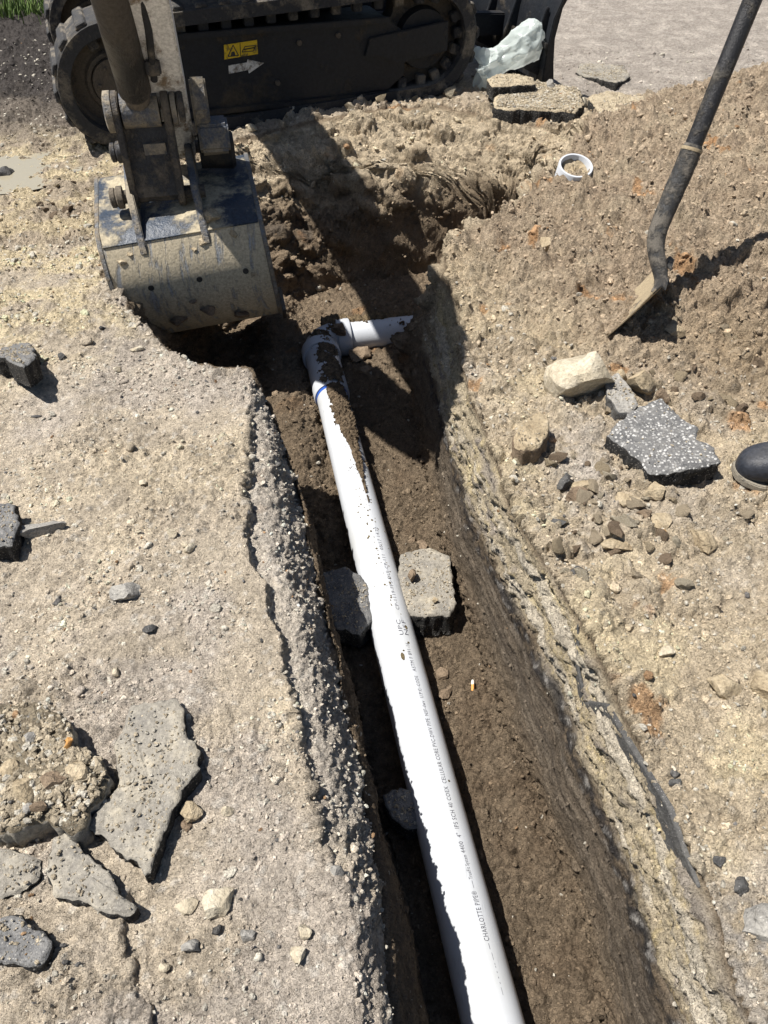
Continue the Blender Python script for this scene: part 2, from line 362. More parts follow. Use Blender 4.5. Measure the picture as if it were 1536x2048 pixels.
# ------------------------------------------------------------------ the ground: mesh
ys = [.12]
while ys[-1] < 7.2:
    sl_ = math.sqrt(CAM_H**2+ys[-1]**2); ys.append(ys[-1]+.0034*(sl_/1.2)**1.12*(.5 if 3.12 < ys[-1] < 3.98 else 1))
back = []; q = .12; st = .008
while q > -1.25: q -= st; st *= 1.09; back.append(q)
back += [-1.6, -2.5, -5, -12, -40]
fr = []; q = ys[-1]; st = .03
while q < 90: q += st; st *= 1.16; fr.append(q)
YS = np.array(back[::-1]+ys+fr); NR = len(YS); NC = 810
NF = 2600
qq = np.linspace(-1, 1, NF)
half = 1.9+.62*np.clip(YS, 0, 200)
SX = np.empty((NR, NC))
core = np.sign(qq)*(np.abs(qq)*.72+.28*np.abs(qq)**5)
for i, y in enumerate(YS):
    xs = core*half[i]
    z = base(xs, np.full(NF, y))[0]
    vis = .56*math.sqrt(CAM_H**2+max(y, 0)**2)*.86+.12
    rho = .16+.84*sst(vis+.5, vis, np.abs(xs))
    ds = np.hypot(np.diff(xs), np.diff(z))*.5*(rho[1:]+rho[:-1])
    c = np.concatenate([[0], np.cumsum(ds)]); SX[i] = np.interp(np.linspace(0, c[-1], NC), c, xs)
X = SX; Y = np.repeat(YS[:, None], NC, 1)
Z, DR, DF, T, RIGHT, G = base(X, Y)
# far skirts reach the horizon
X[:, 0] = -120; X[:, -1] = 120
inside = DR < 0
# --- place masks
wall = sst(.02, .12, T)*sst(1.0, .9, T)*inside
floor_ = inside*(1-sst(0, .1, T))
left_pave = (~inside)*(X < pipe_x(Y))*(Y < 2.6)*1.0
crust = left_pave*(1-lip_mask(X, Y))
shoulder = left_pave*lip_mask(X, Y)
rgt = (~inside)*(X > pipe_x(Y))*sst(4.3, 3.9, Y)
mound = rgt*sst(.03, .12, G)
backp = sst(4.1, 4.5, Y)*(~inside)*sst(-.1, .5, X)        # worn pavement at the back
leftback = (~inside)*sst(2.3, 2.8, Y)*sst(-.35, -.7, X)
pit = inside*sst(2.1, 2.5, Y)
U = X+.85*Z*np.where(X > pipe_x(Y), 1, -1); V = Y+.75*Z
# --- relief
n_a = fbm(U, V, 2.6, 4, 31); n_b = fbm(U, V, 11, 4, 32); n_c = fbm(U, V, 46, 3, 33, .6); n_d = fbm(U, V, 120, 2, 34)
c18, i18 = clods(U, V, 17, 41, .30); c35, i35 = clods(U, V, 36, 42, .55); c70, i70 = clods(U, V, 75, 43, .7); c130, i130 = clods(U, V, 140, 44, .7)
rough = np.zeros_like(X)
patch = sst(-.15, .35, n_a)
rough += crust*(.3+.5*patch)+shoulder*.7+rgt*(.55+.35*patch)*(1-mound)+mound*1.25+floor_*1.0+wall*.30+pit*.75*wall+wall*RIGHT*.5*sst(.62,.72,(Z-FLOOR)/.51)+leftback*.9+backp*.28
rough += (1-np.clip(crust+shoulder+rgt+inside+leftback+backp, 0, 1))*.8
nearrim = (~inside)*sst(.10, .0, DR); rough += nearrim*.35*(X < pipe_x(Y)) + nearrim*.3*(X > pipe_x(Y))
rough = np.clip(rough, .08, 1.5)
sof = 1-.5*shoulder
D = rough*(n_b*.012+n_c*.006+n_d*.0022)+(c35*.34*rough**1.3)*sof+((c70*.42*rough*sof)+c130*.40*np.clip(rough, .2, 1))*(.35+.65*sst(3.6, 2.8, Y))+c18*.30*np.clip(rough-.45, 0, 1)*(1-.8*shoulder)
D += (n_a*.012)*(1-.5*crust)
# dried clay plates on the right, cracks
cd1, ci1 = worley(U+n_b*.03, V+n_c*.01, 13, 61)
D += rgt*(1-mound)*(ci1-.5)*.010
D += rgt*(fbm(U, V, 8, 4, 66, .6)*.014+clods(U+n_b*.02, V+n_c*.02, 10, 67, .45)[0]*.22)+crust*clods(U+n_b*.02, V+n_c*.02, 14, 68, .22)[0]*.10
# scrape marks along the dug walls
scr = fbm(Z*1.0+n_a*.02, Y*.10, 60, 3, 51); D += wall*(1-pit)*scr*(.005+.006*RIGHT*sst(.6,.7,(Z-FLOOR)/.51))
scr2 = fbm(X*1.0+.3*Y, Z*.5, 22, 3, 52); D += wall*pit*scr2*.006
D += wall*pit*(fbm(U, V, 5.5, 4, 58)*.035)+wall*pit*clods(U+n_b*.02, V+n_c*.02, 8, 59, .5)[0]*.35
D += floor_*fbm(U, V, 6, 3, 53)*.015
# tread ruts left by the machine
rut = leftback*fbm(X*1.0, Y*.5, 9, 3, 57)*.025*(1-np.exp(-(((X+1.62)/.3)**2+((Y-3.34)/.22)**2))); D += rut
fade = sst(8.5, 6.5, np.abs(Y))*sst(5, 4, np.abs(X)); D *= fade
dxu = np.stack([np.gradient(X, axis=1), np.gradient(Y, axis=1), np.gradient(Z, axis=1)], -1)
dyv = np.stack([np.gradient(X, axis=0), np.gradient(Y, axis=0), np.gradient(Z, axis=0)], -1)
NRM = np.cross(dxu, dyv); NRM /= np.linalg.norm(NRM, axis=2, keepdims=True)+1e-12
PX = X+NRM[..., 0]*D; PY = Y+NRM[..., 1]*D; PZ = Z+NRM[..., 2]*D
# --- colour of the earth, with some light and shade put in
def C3(*c): return np.array(c)
def lay(c, col, m): return c+(col-c)*np.clip(m, 0, 1)[..., None]
big = fbm(X, Y, 1.9, 4, 71); mid = fbm(U, V, 7.5, 4, 72); sm = fbm(U, V, 34, 4, 73)
col = np.zeros(X.shape+(3,))+C3(.40,.335,.245)
col = lay(col, C3(.47,.405,.305), left_pave*1.0)
col = lay(col, C3(.51,.435,.31), left_pave*sst(.1, .5, big+.3*mid)*.7)
col = lay(col, C3(.40,.355,.295), left_pave*sst(.1, .5, -big+.4*mid)*.8)
col = lay(col, C3(.52,.44,.28), (~inside)*sst(1.55, 2.2, Y)*sst(-.5, -.9, X)*sst(-.3, .25, mid)*.9)
col = lay(col, C3(.44,.40,.335), shoulder*.8)
col = lay(col, C3(.46,.385,.27), rgt)
col = lay(col, C3(.52,.44,.285), rgt*sst(.0, .45, big+.5*mid)*.75)
col = lay(col, C3(.40,.36,.30), rgt*sst(.1, .5, -big+.4*mid)*.6*(1-mound))
col = lay(col, C3(.355,.282,.197), mound*.9)
col = lay(col, C3(.235,.182,.126), mound*sst(.1, .5, mid+.4*sm)*.7)
col = lay(col, C3(.47,.39,.27), mound*sst(.1, .5, -mid+.5*big)*.55)
col = lay(col, C3(.31,.24,.155), rgt*np.exp(-(((X-.95)/.22)**2+((Y-1.75)/.22)**2))*.9)
col = lay(col, C3(.34,.305,.26), backp*.95)
col = lay(col, C3(.40,.365,.31), backp*sst(.0, .5, mid+.4*sm)*.6)
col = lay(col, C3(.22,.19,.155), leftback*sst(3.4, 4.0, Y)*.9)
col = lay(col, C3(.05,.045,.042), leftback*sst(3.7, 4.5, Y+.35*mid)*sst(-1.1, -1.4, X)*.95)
col = lay(col, C3(.42,.35,.23), leftback*sst(3.5, 2.9, Y)*sst(-.2, .3, mid)*.6)
# dug faces and floor
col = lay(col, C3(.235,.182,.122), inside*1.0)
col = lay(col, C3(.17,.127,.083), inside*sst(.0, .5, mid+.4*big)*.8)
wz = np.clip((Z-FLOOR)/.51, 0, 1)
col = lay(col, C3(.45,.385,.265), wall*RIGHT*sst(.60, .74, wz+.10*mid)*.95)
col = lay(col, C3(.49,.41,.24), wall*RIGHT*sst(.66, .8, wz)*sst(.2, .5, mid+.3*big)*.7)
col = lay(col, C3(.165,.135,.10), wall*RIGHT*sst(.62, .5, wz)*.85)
seam = np.exp(-((wz-.60-.05*mid-.03*n_a)/.06)**2)
col = lay(col, C3(.035,.034,.035), wall*RIGHT*seam*sst(-.6, .0, sm+.5*mid)*.95)
col = lay(col, C3(.40,.38,.34), wall*RIGHT*seam*sst(.25, .5, sm)*.7)
col = lay(col, C3(.27,.225,.165), wall*RIGHT*sst(.62, .4, wz)*sst(.1, .45, scr)*.6)
up_ = wall*RIGHT*sst(.63, .72, wz); bn_ = fbm(wz*1.0+.02*mid, Y*.10, 13, 3, 85)
col = lay(col, C3(.54,.49,.39), up_*sst(.12, .3, bn_)*.8)
col = lay(col, C3(.24,.215,.19), up_*sst(-.18, -.34, bn_)*sst(-.3, .2, mid)*.8)
col = lay(col, C3(.50,.40,.19), up_*sst(.05, .0, np.abs(bn_-.02))*.6)
lo_ = wall*RIGHT*sst(.62, .5, wz); bl2 = fbm(wz*1.0+.02*mid, Y*.08, 20, 3, 86)
col = lay(col, C3(.30,.255,.195), lo_*sst(.15, .4, bl2)*.35); col = lay(col, C3(.10,.085,.07), lo_*sst(-.15, -.45, bl2)*.4)
for cx_, cy_, rx_, ry_, c_, k_ in ((1.03,1.10,.13,.11,(.17,.15,.14),.85), (.93,.92,.10,.08,(.28,.255,.225),.7), (.52,.36,.07,.10,(.30,.285,.26),.8), (.45,1.35,.10,.22,(.38,.35,.31),.6), (.75,1.05,.16,.10,(.42,.36,.27),.5)):
    col = lay(col, np.array(c_), rgt*np.exp(-(((X-cx_)/rx_)**2+((Y-cy_)/ry_)**2)*(1+.5*mid))*k_*sst(-.5, .2, sm+mid))
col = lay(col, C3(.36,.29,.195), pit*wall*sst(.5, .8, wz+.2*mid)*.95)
col = lay(col, C3(.55,.46,.32), pit*wall*sst(.7, .9, wz+.2*mid)*.9)  # sunlit look of the upper far wall put into its colour
col = lay(col, C3(.10,.085,.068), pit*wall*sst(.15, .45, fbm(U, V, 3, 3, 81))*sst(.9, .5, wz)*.75)  # shade of the pit hollow painted as dark brown patches
col = lay(col, C3(.40,.20,.07), (sst(.52, .62, fbm(U, V, 5.5, 3, 75)+.15*sm))*(rgt+pit*.5+shoulder*.2)*.55)
col *= (1+.22*mid+.16*sm)[..., None]*(.86+.28*np.where(c35 > 0, i35, .5))[..., None]*(.88+.24*np.where(c70 > 0, i70, .5))[..., None]
pale = np.where((c70 > .004) & (i70 > .60), 1, 0)*(crust*.6+shoulder*.5+rgt*.35*(1-mound))
col = lay(col, C3(.56,.53,.46), pale*.7)
col *= (np.array([1.0, .99, 1.02])*(1.27-.36*inside*(1-.6*pit)*(1-.7*wall*RIGHT*sst(.6,.7,wz))+.08*shoulder)[..., None])  # trench interior made darker and sloping shoulder lighter in colour, for contrast
col = np.clip(col, .01, .75)
nv = NR*NC
V_ = np.stack([PX, PY, PZ], -1).reshape(-1, 3).astype(np.float32)
ii = (np.arange(NR-1)[:, None]*NC+np.arange(NC-1)[None, :]).ravel()
Q_ = np.stack([ii, ii+1, ii+NC+1, ii+NC], -1).astype(np.int32)
def np_mesh(name, verts, quads, cols, mat, k=4):
    me = bpy.data.meshes.new(name); me.vertices.add(len(verts)); me.vertices.foreach_set('co', np.ascontiguousarray(verts, np.float32).ravel())
    me.loops.add(quads.size); me.loops.foreach_set('vertex_index', np.ascontiguousarray(quads, np.int32).ravel())
    me.polygons.add(len(quads)); me.polygons.foreach_set('loop_start', np.arange(0, quads.size, k, dtype=np.int32))
    try: me.polygons.foreach_set('loop_total', np.full(len(quads), k, np.int32))
    except Exception: pass
    me.polygons.foreach_set('use_smooth', np.ones(len(quads), bool))
    a = me.attributes.new('Col', 'FLOAT_COLOR', 'POINT')
    a.data.foreach_set('color', np.concatenate([cols, np.ones((len(cols), 1))], 1).astype(np.float32).ravel())
    me.materials.append(mat); me.update(calc_edges=True); me.validate()
    return link(bpy.data.objects.new(name, me))
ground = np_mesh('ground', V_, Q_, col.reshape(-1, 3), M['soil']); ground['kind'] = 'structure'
def top(x, y, r=.0):
    """height of the finished ground near a place"""
    j = int(np.argmin(np.abs(YS-y))); i = int(np.argmin(np.abs(X[j]-x)))
    a = PZ[max(0, j-2):j+3, max(0, i-2):i+3]
    return float(a.mean())

# ------------------------------------------------------------------ the drain pipe
def pvc_material(name, c, dirt=.12):
    m, n, l, p = newmat(name)
    co = n.new('ShaderNodeTexCoord').outputs['Object']
    a = noise(n, l, co, 5, 6, .6); b_ = noise(n, l, co, 90, 5, .75)
    mp = n.new('ShaderNodeMapping'); mp.inputs['Scale'].default_value = (160, 4, 160); mp.inputs['Rotation'].default_value = (0, 0, R(-11)); l.new(co, mp.inputs[0])
    s = noise(n, l, mp.outputs[0], 1, 3, .6)
    f1 = ramp(n, [(.5, (0,0,0)), (.85, (1,1,1))]); l.new(a, f1.inputs[0])
    f2 = ramp(n, [(.66, (0,0,0)), (.72, (1,1,1))]); l.new(b_, f2.inputs[0])
    f3 = ramp(n, [(.62, (0,0,0)), (.75, (1,1,1))]); l.new(s, f3.inputs[0])
    k = mixc(n, l, f1.outputs[0], c, tuple(x*y for x, y in zip(c, (.86,.84,.78))))
    k = mixc(n, l, f3.outputs[0], k, tuple(x*.72 for x in c))
    mm = N(n, 'ShaderNodeMath', operation='MULTIPLY'); l.new(f2.outputs[0], mm.inputs[0]); l.new(f1.outputs[0], mm.inputs[1])
    k = mixc(n, l, mm.outputs[0], k, (.36,.30,.20))
    l.new(k, p.inputs['Base Color']); p.inputs['Roughness'].default_value = .38; p.inputs['Specular IOR Level'].default_value = .45
    l.new(bump(n, l, s, .0004, .4), p.inputs['Normal'])
    return m
M['pvc'] = pvc_material('pvc', (.50,.52,.55)); M['primer'] = plain('primer', (.03,.10,.42), .35); M['ink'] = plain('ink', (.06,.06,.075), .7)
PR = .057; PZ0 = FLOOR+PR+.006
A0 = Vector((pipe_x(-.9), -.9, PZ0)); PD = Vector((-.3025/1.52, 1, 0)).normalized(); PS = Vector((PD.y, -PD.x, 0))   # PS points right
def pp(y): return Vector((pipe_x(y), y, PZ0))
root = empty('drain_pipe', (pipe_x(1.0), 1.0, FLOOR))
tag(root, 'white plastic drain pipe lying in the trench, ending in an elbow', 'pipe')
ELB = pp(2.66)
mb = MB(); mb.lathe(A0, PD, [(0, PR), ((pp(2.40)-A0).length, PR)], 64); pipe = mb.build('pipe_length', M['pvc'], root)
s0 = pp(2.305); L1 = (pp(2.585)-s0).length
mb = MB(); mb.lathe(s0, PD, [(0, .0575), (0, .0635), (.006, .0655), (L1-.002, .0655), (L1, .062)], 48); socket = mb.build('socket', M['pvc'], root)
mb = MB(); mb.lathe(s0-PD*.012, PD, [(0, PR+.0006), (.0, PR+.0012), (.014, PR+.0014)], 48, False); mb.build('primer_ring', M['primer'], socket)
# elbow: hub, quarter bend to the right, hub
h0 = pp(2.565); BR = .085
mb = MB(); mb.lathe(h0, PD, [(0, .066), (0, .0735), (.004, .0755), (.05, .0755), (.058, .063)], 48); hub = mb.build('elbow_hub', M['pvc'], root)
c0 = h0+PD*.05
pts = [c0+PD*(BR*math.sin(t))+PS*(BR*(1-math.cos(t))) for t in [R(90)*k/14 for k in range(15)]]
e1 = pts[-1]
mb = MB(); mb.path(pts, [.0635]*15, 40, up=Vector((0,0,1))); mb.build('elbow_bend', M['pvc'], root)
mb = MB(); mb.lathe(e1-PS*.012, PS, [(0, .0635), (.006, .0745), (.054, .0745), (.058, .072), (.058, .058)], 48); mb.build('elbow_hub', M['pvc'], root)
sd = (PS+Vector((0, .02, 0.0))).normalized()
mb = MB(); mb.lathe(e1+PS*.03, sd, [(0, PR), (.75, PR)], 48); mb.build('branch_pipe', M['pvc'], root)
def pipe_text(txt, y0, size, ang, sx=1.0, y1=None):
    """printing wrapped round the pipe: reads away from the near end"""
    cu = bpy.data.curves.new('print', 'FONT'); cu.body = txt; cu.size = size; cu.space_character = 1.12; cu.resolution_u = 2
    ob = bpy.data.objects.new('print', cu); COL.objects.link(ob)
    dg = bpy.context.evaluated_depsgraph_get(); me = ob.evaluated_get(dg).to_mesh()
    if y1 is not None: sx = (y1-y0)/PD.y/max(p.co.x for p in me.vertices)
    v = [(p.co.x*sx, p.co.y) for p in me.vertices]; f = [tuple(q.vertices) for q in me.polygons]
    ob.evaluated_get(dg).to_mesh_clear(); bpy.data.objects.remove(ob); bpy.data.curves.remove(cu)
    out = []; b = pp(y0)
    for (u, h) in v:
        t = ang-(h/PR)                                    # letter tops turn towards the left of the pipe
        out.append(b+PD*u+(PS*math.sin(t)+Vector((0,0,1))*math.cos(t))*(PR+.0004))
    L = max(u for u, h in v)
    o = mesh_obj('printing', out, f, M['ink'], pipe, False)
    return L
TA = R(26)
def y_of(py):
    lo, hi = .2, 2.3                                       # where along the pipe the printing stands
    for _ in range(40):
        m_ = (lo+hi)/2; p = pp(m_)+(PS*math.sin(TA)+Vector((0,0,1))*math.cos(TA))*PR-Vector((0,0,CAM_H))
        v = -(p.y*math.sin(PITCH)+p.z*math.cos(PITCH))/(p.y*math.cos(PITCH)-p.z*math.sin(PITCH))*FPX+1024
        if v > py: lo = m_
        else: hi = m_
    return lo
for tx, p0, p1, sz in (('\u2014 - - - -- \u2014', 1990, 1905, .010), ('\u2014 CHARLOTTE PIPE\u00ae', 1898, 1782, .0155), ('\u2014\u2014 TrueFit System', 1776, 1710, .0125), ('4400  4"  IPS SCH 40 COEX', 1706, 1573, .0145), ('CELLULAR CORE PVC-DWV PIPE', 1567, 1437, .0145), ('NSF-dwv  U.P.C. CODE', 1432, 1352, .0130), ('ASTM F 891-16', 1343, 1286, .0140), ('CP-1119-FPS-DUI-CP-111', 1220, 1110, .0140), ('05/17 14:22', 1100, 1055, .0140)):
    pipe_text(tx, y_of(p0), sz, TA, None, y_of(p1))
pipe_text('NSF', y_of(1271), .016, TA+.13, None, y_of(1240)); pipe_text('UPC', y_of(1271), .016, TA-.13, None, y_of(1240))

# loose soil that fell on the pipe
M['pipe_soil'] = soil_material('pipe_soil', 1.0)
def soil_cover(name, frame, s0, s1, a0, a1, ns, na, r, density, seed, col, hmax=.016, lump=.55):
    """a skin over the tube that rises above the plastic only where soil lies"""
    s, a = np.meshgrid(np.linspace(s0, s1, ns), np.linspace(a0, a1, na), indexing='ij')
    u = a*r
    hgt = density(s, a)+.55*fbm(s, u, 22, 4, seed)+.35*fbm(s, u, 80, 3, seed+5)
    cl, ci = clods(s, u, 120, seed+9, .8)
    h = np.clip(hgt, -.5, 1)*hmax+np.where(hgt > 0, cl*lump, 0)
    h = np.where(hgt < 0, -.006 if lump else -.001, h+(.0012 if lump else .0004))
    P = frame(s, a, r+h)
    idx = np.arange(ns*na).reshape(ns, na)
    qd = np.stack([idx[:-1,:-1], idx[1:,:-1], idx[1:,1:], idx[:-1,1:]], -1).reshape(-1, 4)
    hh = h.ravel(); qd = qd[(hh[qd] > 0).any(1)]
    cc = np.array(col)[None]*(1+.3*fbm(s, u, 60, 3, seed+3).ravel()[:, None])*(.75+.5*ci.ravel()[:, None])
    o = np_mesh(name, P.reshape(-1, 3), qd, np.clip(cc, .01, .7), M['pipe_soil']); o['kind'] = 'stuff'
    return o
def fr_main(s, a, r):
    b = np.array(pp(0))[None, None]+np.array(PD)[None, None]*(s/PD.y)[..., None]
    return b+(np.array(PS)[None, None]*np.sin(a)[..., None]+np.array([0,0,1.])[None, None]*np.cos(a)[..., None])*r[..., None]
def dens1(s, a):
    c = .36-.12*sst(2.0, 2.3, s)
    wid = np.interp(s, [1.70, 1.86, 1.94, 2.05, 2.25, 2.33], [.05, .22, .30, .66, .72, .55])
    return 1.0*sst(1.15, .45, np.abs(a-c)/wid)-.42-.5*sst(1.86, 1.72, s)
soil_cover('soil_cover', fr_main, 1.68, 2.30, -.5, 1.1, 420, 110, PR, dens1, 301, (.20,.15,.10))
def dens2(s, a): return .62*sst(.9, .3, np.abs(a-.2-.1*np.sin(s*40)))-.36
soil_cover('soil_cover', fr_main, 2.315, 2.66, -.7, 1.1, 240, 110, .0665, dens2, 321, (.24,.185,.125), .010)
eb = np.array(e1); 
def fr_side(s, a, r):
    b = eb[None, None]+np.array(PS)[None, None]*s[..., None]
    return b+(np.array(PD)[None, None]*np.sin(a)[..., None]+np.array([0,0,1.])[None, None]*np.cos(a)[..., None])*r[..., None]
def dens3(s, a): return .95*sst(.0, .9, a)-.42+.5*np.exp(-((s-.0)/.05)**2)
soil_cover('soil_cover', fr_side, -.06, .40, -.7, 1.5, 260, 130, .062, dens3, 341, (.24,.18,.11), .03)
# splashes of mud further down the pipe
def dens4(s, a):
    d = np.full(s.shape, -1.3)
    for k in range(90):
        rr = random.Random(k); sy = 1.2+.7*rr.random()**.55; aa = .25+rr.gauss(0, .28); z = rr.choice([.0018,.002,.0025,.0035])
        d = np.maximum(d, 1.2-((s-sy)**2+((a-aa)*PR)**2)/(z*z)*1.0)
    for sy, aa, z, e in ((1.17,.45,.0035,1.0), (1.22,.55,.004,1.6), (1.13,.02,.0045,2.6), (1.145,.12,.003,1), (.8,.6,.003,1), (1.30,.12,.0025,5)):
        d = np.maximum(d, 1.3-(((s-sy)/e)**2+((a-aa)*PR)**2)/(z*z))
    return np.clip(d, -1.3, .5)-.25
soil_cover('mud_splashes', fr_main, .75, 1.95, -.45, 1.0, 900, 110, PR, dens4, 361, (.22,.175,.10), .0012, 0)

# ------------------------------------------------------------------ slabs and stones
EXTRA = []
def slab(name, outline, thick, mats, label, cat='slab', group=None, ztop=None, seed=0, tilt=(0, 0), rag=.011, bulge=.0, parent=None, side_in=.03, relief=1.0, strew=260, ssize=(.003,.010)):
    """a broken plate: outline of plan places, its own top relief, ragged sides and underside; tilt = rise per metre in x, y"""
    rr = random.Random(seed); P = [Vector(p[:2]).to_3d() for p in outline]
    c = sum(P, Vector())/len(P)
    pts = []
    for i in range(len(P)):
        a, b = P[i], P[(i+1) % len(P)]; L = (b-a).length; m = max(2, int(L/.006))
        for k in range(m): pts.append(a.lerp(b, k/m))
    pts = pts[:400]; n = len(pts)
    arr = np.array([(p.x, p.y) for p in pts]); ofs = fbm(arr[:, 0], arr[:, 1], 24, 4, seed+400, .65)*rag
    cc = np.array((c.x, c.y)); dirs = arr-cc; dl = np.linalg.norm(dirs, axis=1, keepdims=True); arr = arr+dirs/dl*ofs[:, None]
    zt = lambda x, y: ztop+(x-c.x)*tilt[0]+(y-c.y)*tilt[1]
    v = []; f = []; fm = []
    rings = [0.0, .18, .36, .54, .70, .84, .93, .975]
    v.append((c.x, c.y, 0)); 
    for s in rings[1:]+[1.0]:
        for k in range(n): v.append((*(cc+(arr[k]-cc)*s), 0))
    tv = np.array(v); rel = relief*(fbm(tv[:, 0], tv[:, 1], 14, 4, seed+410)*.006+fbm(tv[:, 0], tv[:, 1], 70, 3, seed+420)*.0035)
    ridx = [0]+[i for i in range(1, len(rings)+1) for _ in range(n)]
    for j in range(len(v)):
        x, y, _ = v[j]; s = (rings+[1.0])[ridx[j]]
        v[j] = (x, y, zt(x, y)+rel[j]+bulge*(1-s*s)-(.35*thick*.25 if s == 1.0 else (.004 if s > .95 else 0)))
    for k in range(n): f.append((0, 1+k, 1+(k+1) % n)); fm.append(0)
    for r_ in range(len(rings)-1):
        b = 1+r_*n
        for k in range(n): f.append((b+k, b+n+k, b+n+(k+1) % n, b+(k+1) % n)); fm.append(0)
    last = 1+(len(rings)-1)*n
    for q in (.25, .5, .75, 1.0):
        b = len(v)
        nn = fbm(arr[:, 0]+q*3, arr[:, 1]-q, 45, 3, seed+430)
        for k in range(n):
            p = cc+(arr[k]-cc)*(1-side_in*q*q)+dirs[k]/dl[k]*nn[k]*.008
            v.append((p[0], p[1], zt(p[0], p[1])-thick*q+nn[k]*.004))
        for k in range(n): f.append((last+k, b+k, b+(k+1) % n, last+(k+1) % n)); fm.append(1)
        last = b
    f.append(tuple(last+k for k in range(n))); fm.append(1)
    o = mesh_obj(name, v, f, None, parent, True, mats=[M[m] for m in mats], fmat=fm)
    a2 = abs(sum(arr[k][0]*arr[(k+1) % n][1]-arr[(k+1) % n][0]*arr[k][1] for k in range(n)))/2
    rs = np.random.default_rng(seed+5); m_ = int(strew*a2/.02)
    if m_ and strew:
        k = rs.integers(0, n, m_); q = np.sqrt(rs.random(m_))*.93; xy = cc+(arr[k]-cc)*q[:, None]
        zz_ = np.array([zt(a_, b_) for a_, b_ in xy])+bulge*(1-q*q)
        EXTRA.append((np.column_stack([xy, zz_]), ssize))
    if label: tag(o, label, cat, group)
    return o
def rock_mesh(name, size, seed, flat=0.25, sub=3, rough=.16, cuts=9):
    bm = bmesh.new(); bmesh.ops.create_icosphere(bm, subdivisions=sub, radius=1)
    rr = random.Random(seed)
    for _ in range(cuts):
        nrm = Vector((rr.gauss(0,1), rr.gauss(0,1), rr.gauss(0,.8))).normalized(); d = .36+.42*rr.random()
        for w_ in bm.verts:
            t = w_.co.dot(nrm)
            if t > d: w_.co -= nrm*(t-d)*.96
    a = np.array([tuple(w_.co) for w_ in bm.verts])
    nz = fbm(a[:, 0]+a[:, 2]*.7, a[:, 1]-a[:, 2]*.6, 1.6, 4, seed+500)*rough+fbm(a[:, 0]-a[:, 2]*.5, a[:, 1]+a[:, 2]*.9, 5, 4, seed+510, .65)*rough*.6
    for w_, k in zip(bm.verts, nz):
        w_.co *= 1+float(k); w_.co.x *= size[0]/2; w_.co.y *= size[1]/2; w_.co.z *= size[2]/2
    me = bpy.data.meshes.new(name); bm.to_mesh(me); bm.free()
    me.polygons.foreach_set('use_smooth', [True]*len(me.polygons))
    bm = bmesh.new(); bm.from_mesh(me)
    for e in bm.edges:
        if len(e.link_faces) == 2 and e.calc_face_angle() > R(30): e.smooth = False
    bm.to_mesh(me); bm.free()
    return me
def rock(name, px, py, size, mat, label, z=None, rz=0, seed=0, sink=.25, cat='stone', group=None, tilt=(0,0), rough=.2, cuts=9, sub=3, zg=0.0):
    p = at(px, py, zg)
    g = top(p.x, p.y) if z is None else z
    p = at(px, py, g+size[2]*.2); g = top(p.x, p.y) if z is None else z
    me = rock_mesh(name, size, seed, sub=sub, rough=rough, cuts=cuts); me.materials.append(M[mat])
    o = link(bpy.data.objects.new(name, me)); o.location = (p.x, p.y, g+size[2]*(.5-sink)); o.rotation_euler = (tilt[0], tilt[1], rz)
    return tag(o, label, cat, group)
def ol(pts, z): return [at(a, b, z) for a, b in pts]
AD = ('asphalt_dusty', 'asphalt_side'); AG = ('asphalt', 'asphalt_side'); AS = ('asphalt_sandy', 'asphalt_side')
# left of the trench
slab('asphalt_slab', ol([(255,1400),(345,1385),(362,1410),(372,1462),(398,1490),(396,1530),(372,1560),(345,1610),(318,1680),(298,1738),(286,1750),(270,1722),(200,1668),(170,1640),(200,1600),(232,1560),(222,1480)], .045), .06, AD, 'long pointed asphalt slab with dusty top leaning over a stony gap', ztop=.034, seed=11, tilt=(.03, -.02))
slab('asphalt_slab', ol([(-60,1410),(60,1395),(130,1425),(150,1470),(195,1510),(216,1545),(205,1590),(165,1645),(140,1660),(80,1640),(0,1668),(-80,1650)], .06), .085, ('lump_dirt', 'asphalt_dusty'), 'thick asphalt lump heaped with brown dirt and small stones', ztop=.055, seed=12, tilt=(-.02, .0), bulge=.012, rag=.016, relief=2.4, strew=900, ssize=(.004,.022))
slab('asphalt_slab', ol([(100,1665),(125,1660),(150,1680),(172,1705),(215,1740),(240,1790),(268,1805),(258,1828),(190,1815),(110,1785),(85,1735)], .035), .05, AD, 'wedge of grey asphalt with pointed end beside a black crack', ztop=.026, seed=13, tilt=(0, .03))
slab('asphalt_slab', ol([(-70,1685),(30,1695),(75,1712),(80,1750),(50,1775),(-20,1790),(-70,1780)], .03), .045, AD, 'grey asphalt plate wedged under the dirt covered lump', ztop=.022, seed=14)
slab('asphalt_slab', ol([(-70,1830),(10,1828),(55,1838),(92,1858),(110,1878),(98,1905),(70,1922),(-10,1924),(-70,1920)], .04), .055, AG, 'smooth dark grey asphalt chunk lying alone on pale gravel', ztop=.032, seed=15, tilt=(-.02, .05))
slab('asphalt_slab', ol([(-8,665),(25,643),(48,650),(66,690),(78,735),(60,768),(40,752),(10,722),(-15,715)], .06), .07, AG, 'charcoal asphalt chunk tilted beside the muddy yellow ground', ztop=.055, seed=16, tilt=(.1, -.35), rag=.01)
slab('asphalt_slab', ol([(-60,1000),(-5,1003),(28,1010),(40,1040),(20,1085),(-20,1095),(-60,1090)], .05), .06, AG, 'dark asphalt block behind a long narrow stone', ztop=.05, seed=17)
rock('stone', 70, 1062, (.13,.045,.045), 'rock_grey', 'long narrow grey stone lying against a dark asphalt block', rz=.25, seed=18)
rock('stone', 252, 1180, (.07,.07,.05), 'rock_grey', 'flat grey stone with a shaded broken edge on the dusty crust', rz=.6, seed=19, sink=.35)
rock('stone', 304, 1256, (.035,.025,.02), 'rock_dark', 'small blackish stone alone on the dusty crust', rz=.5, seed=20)
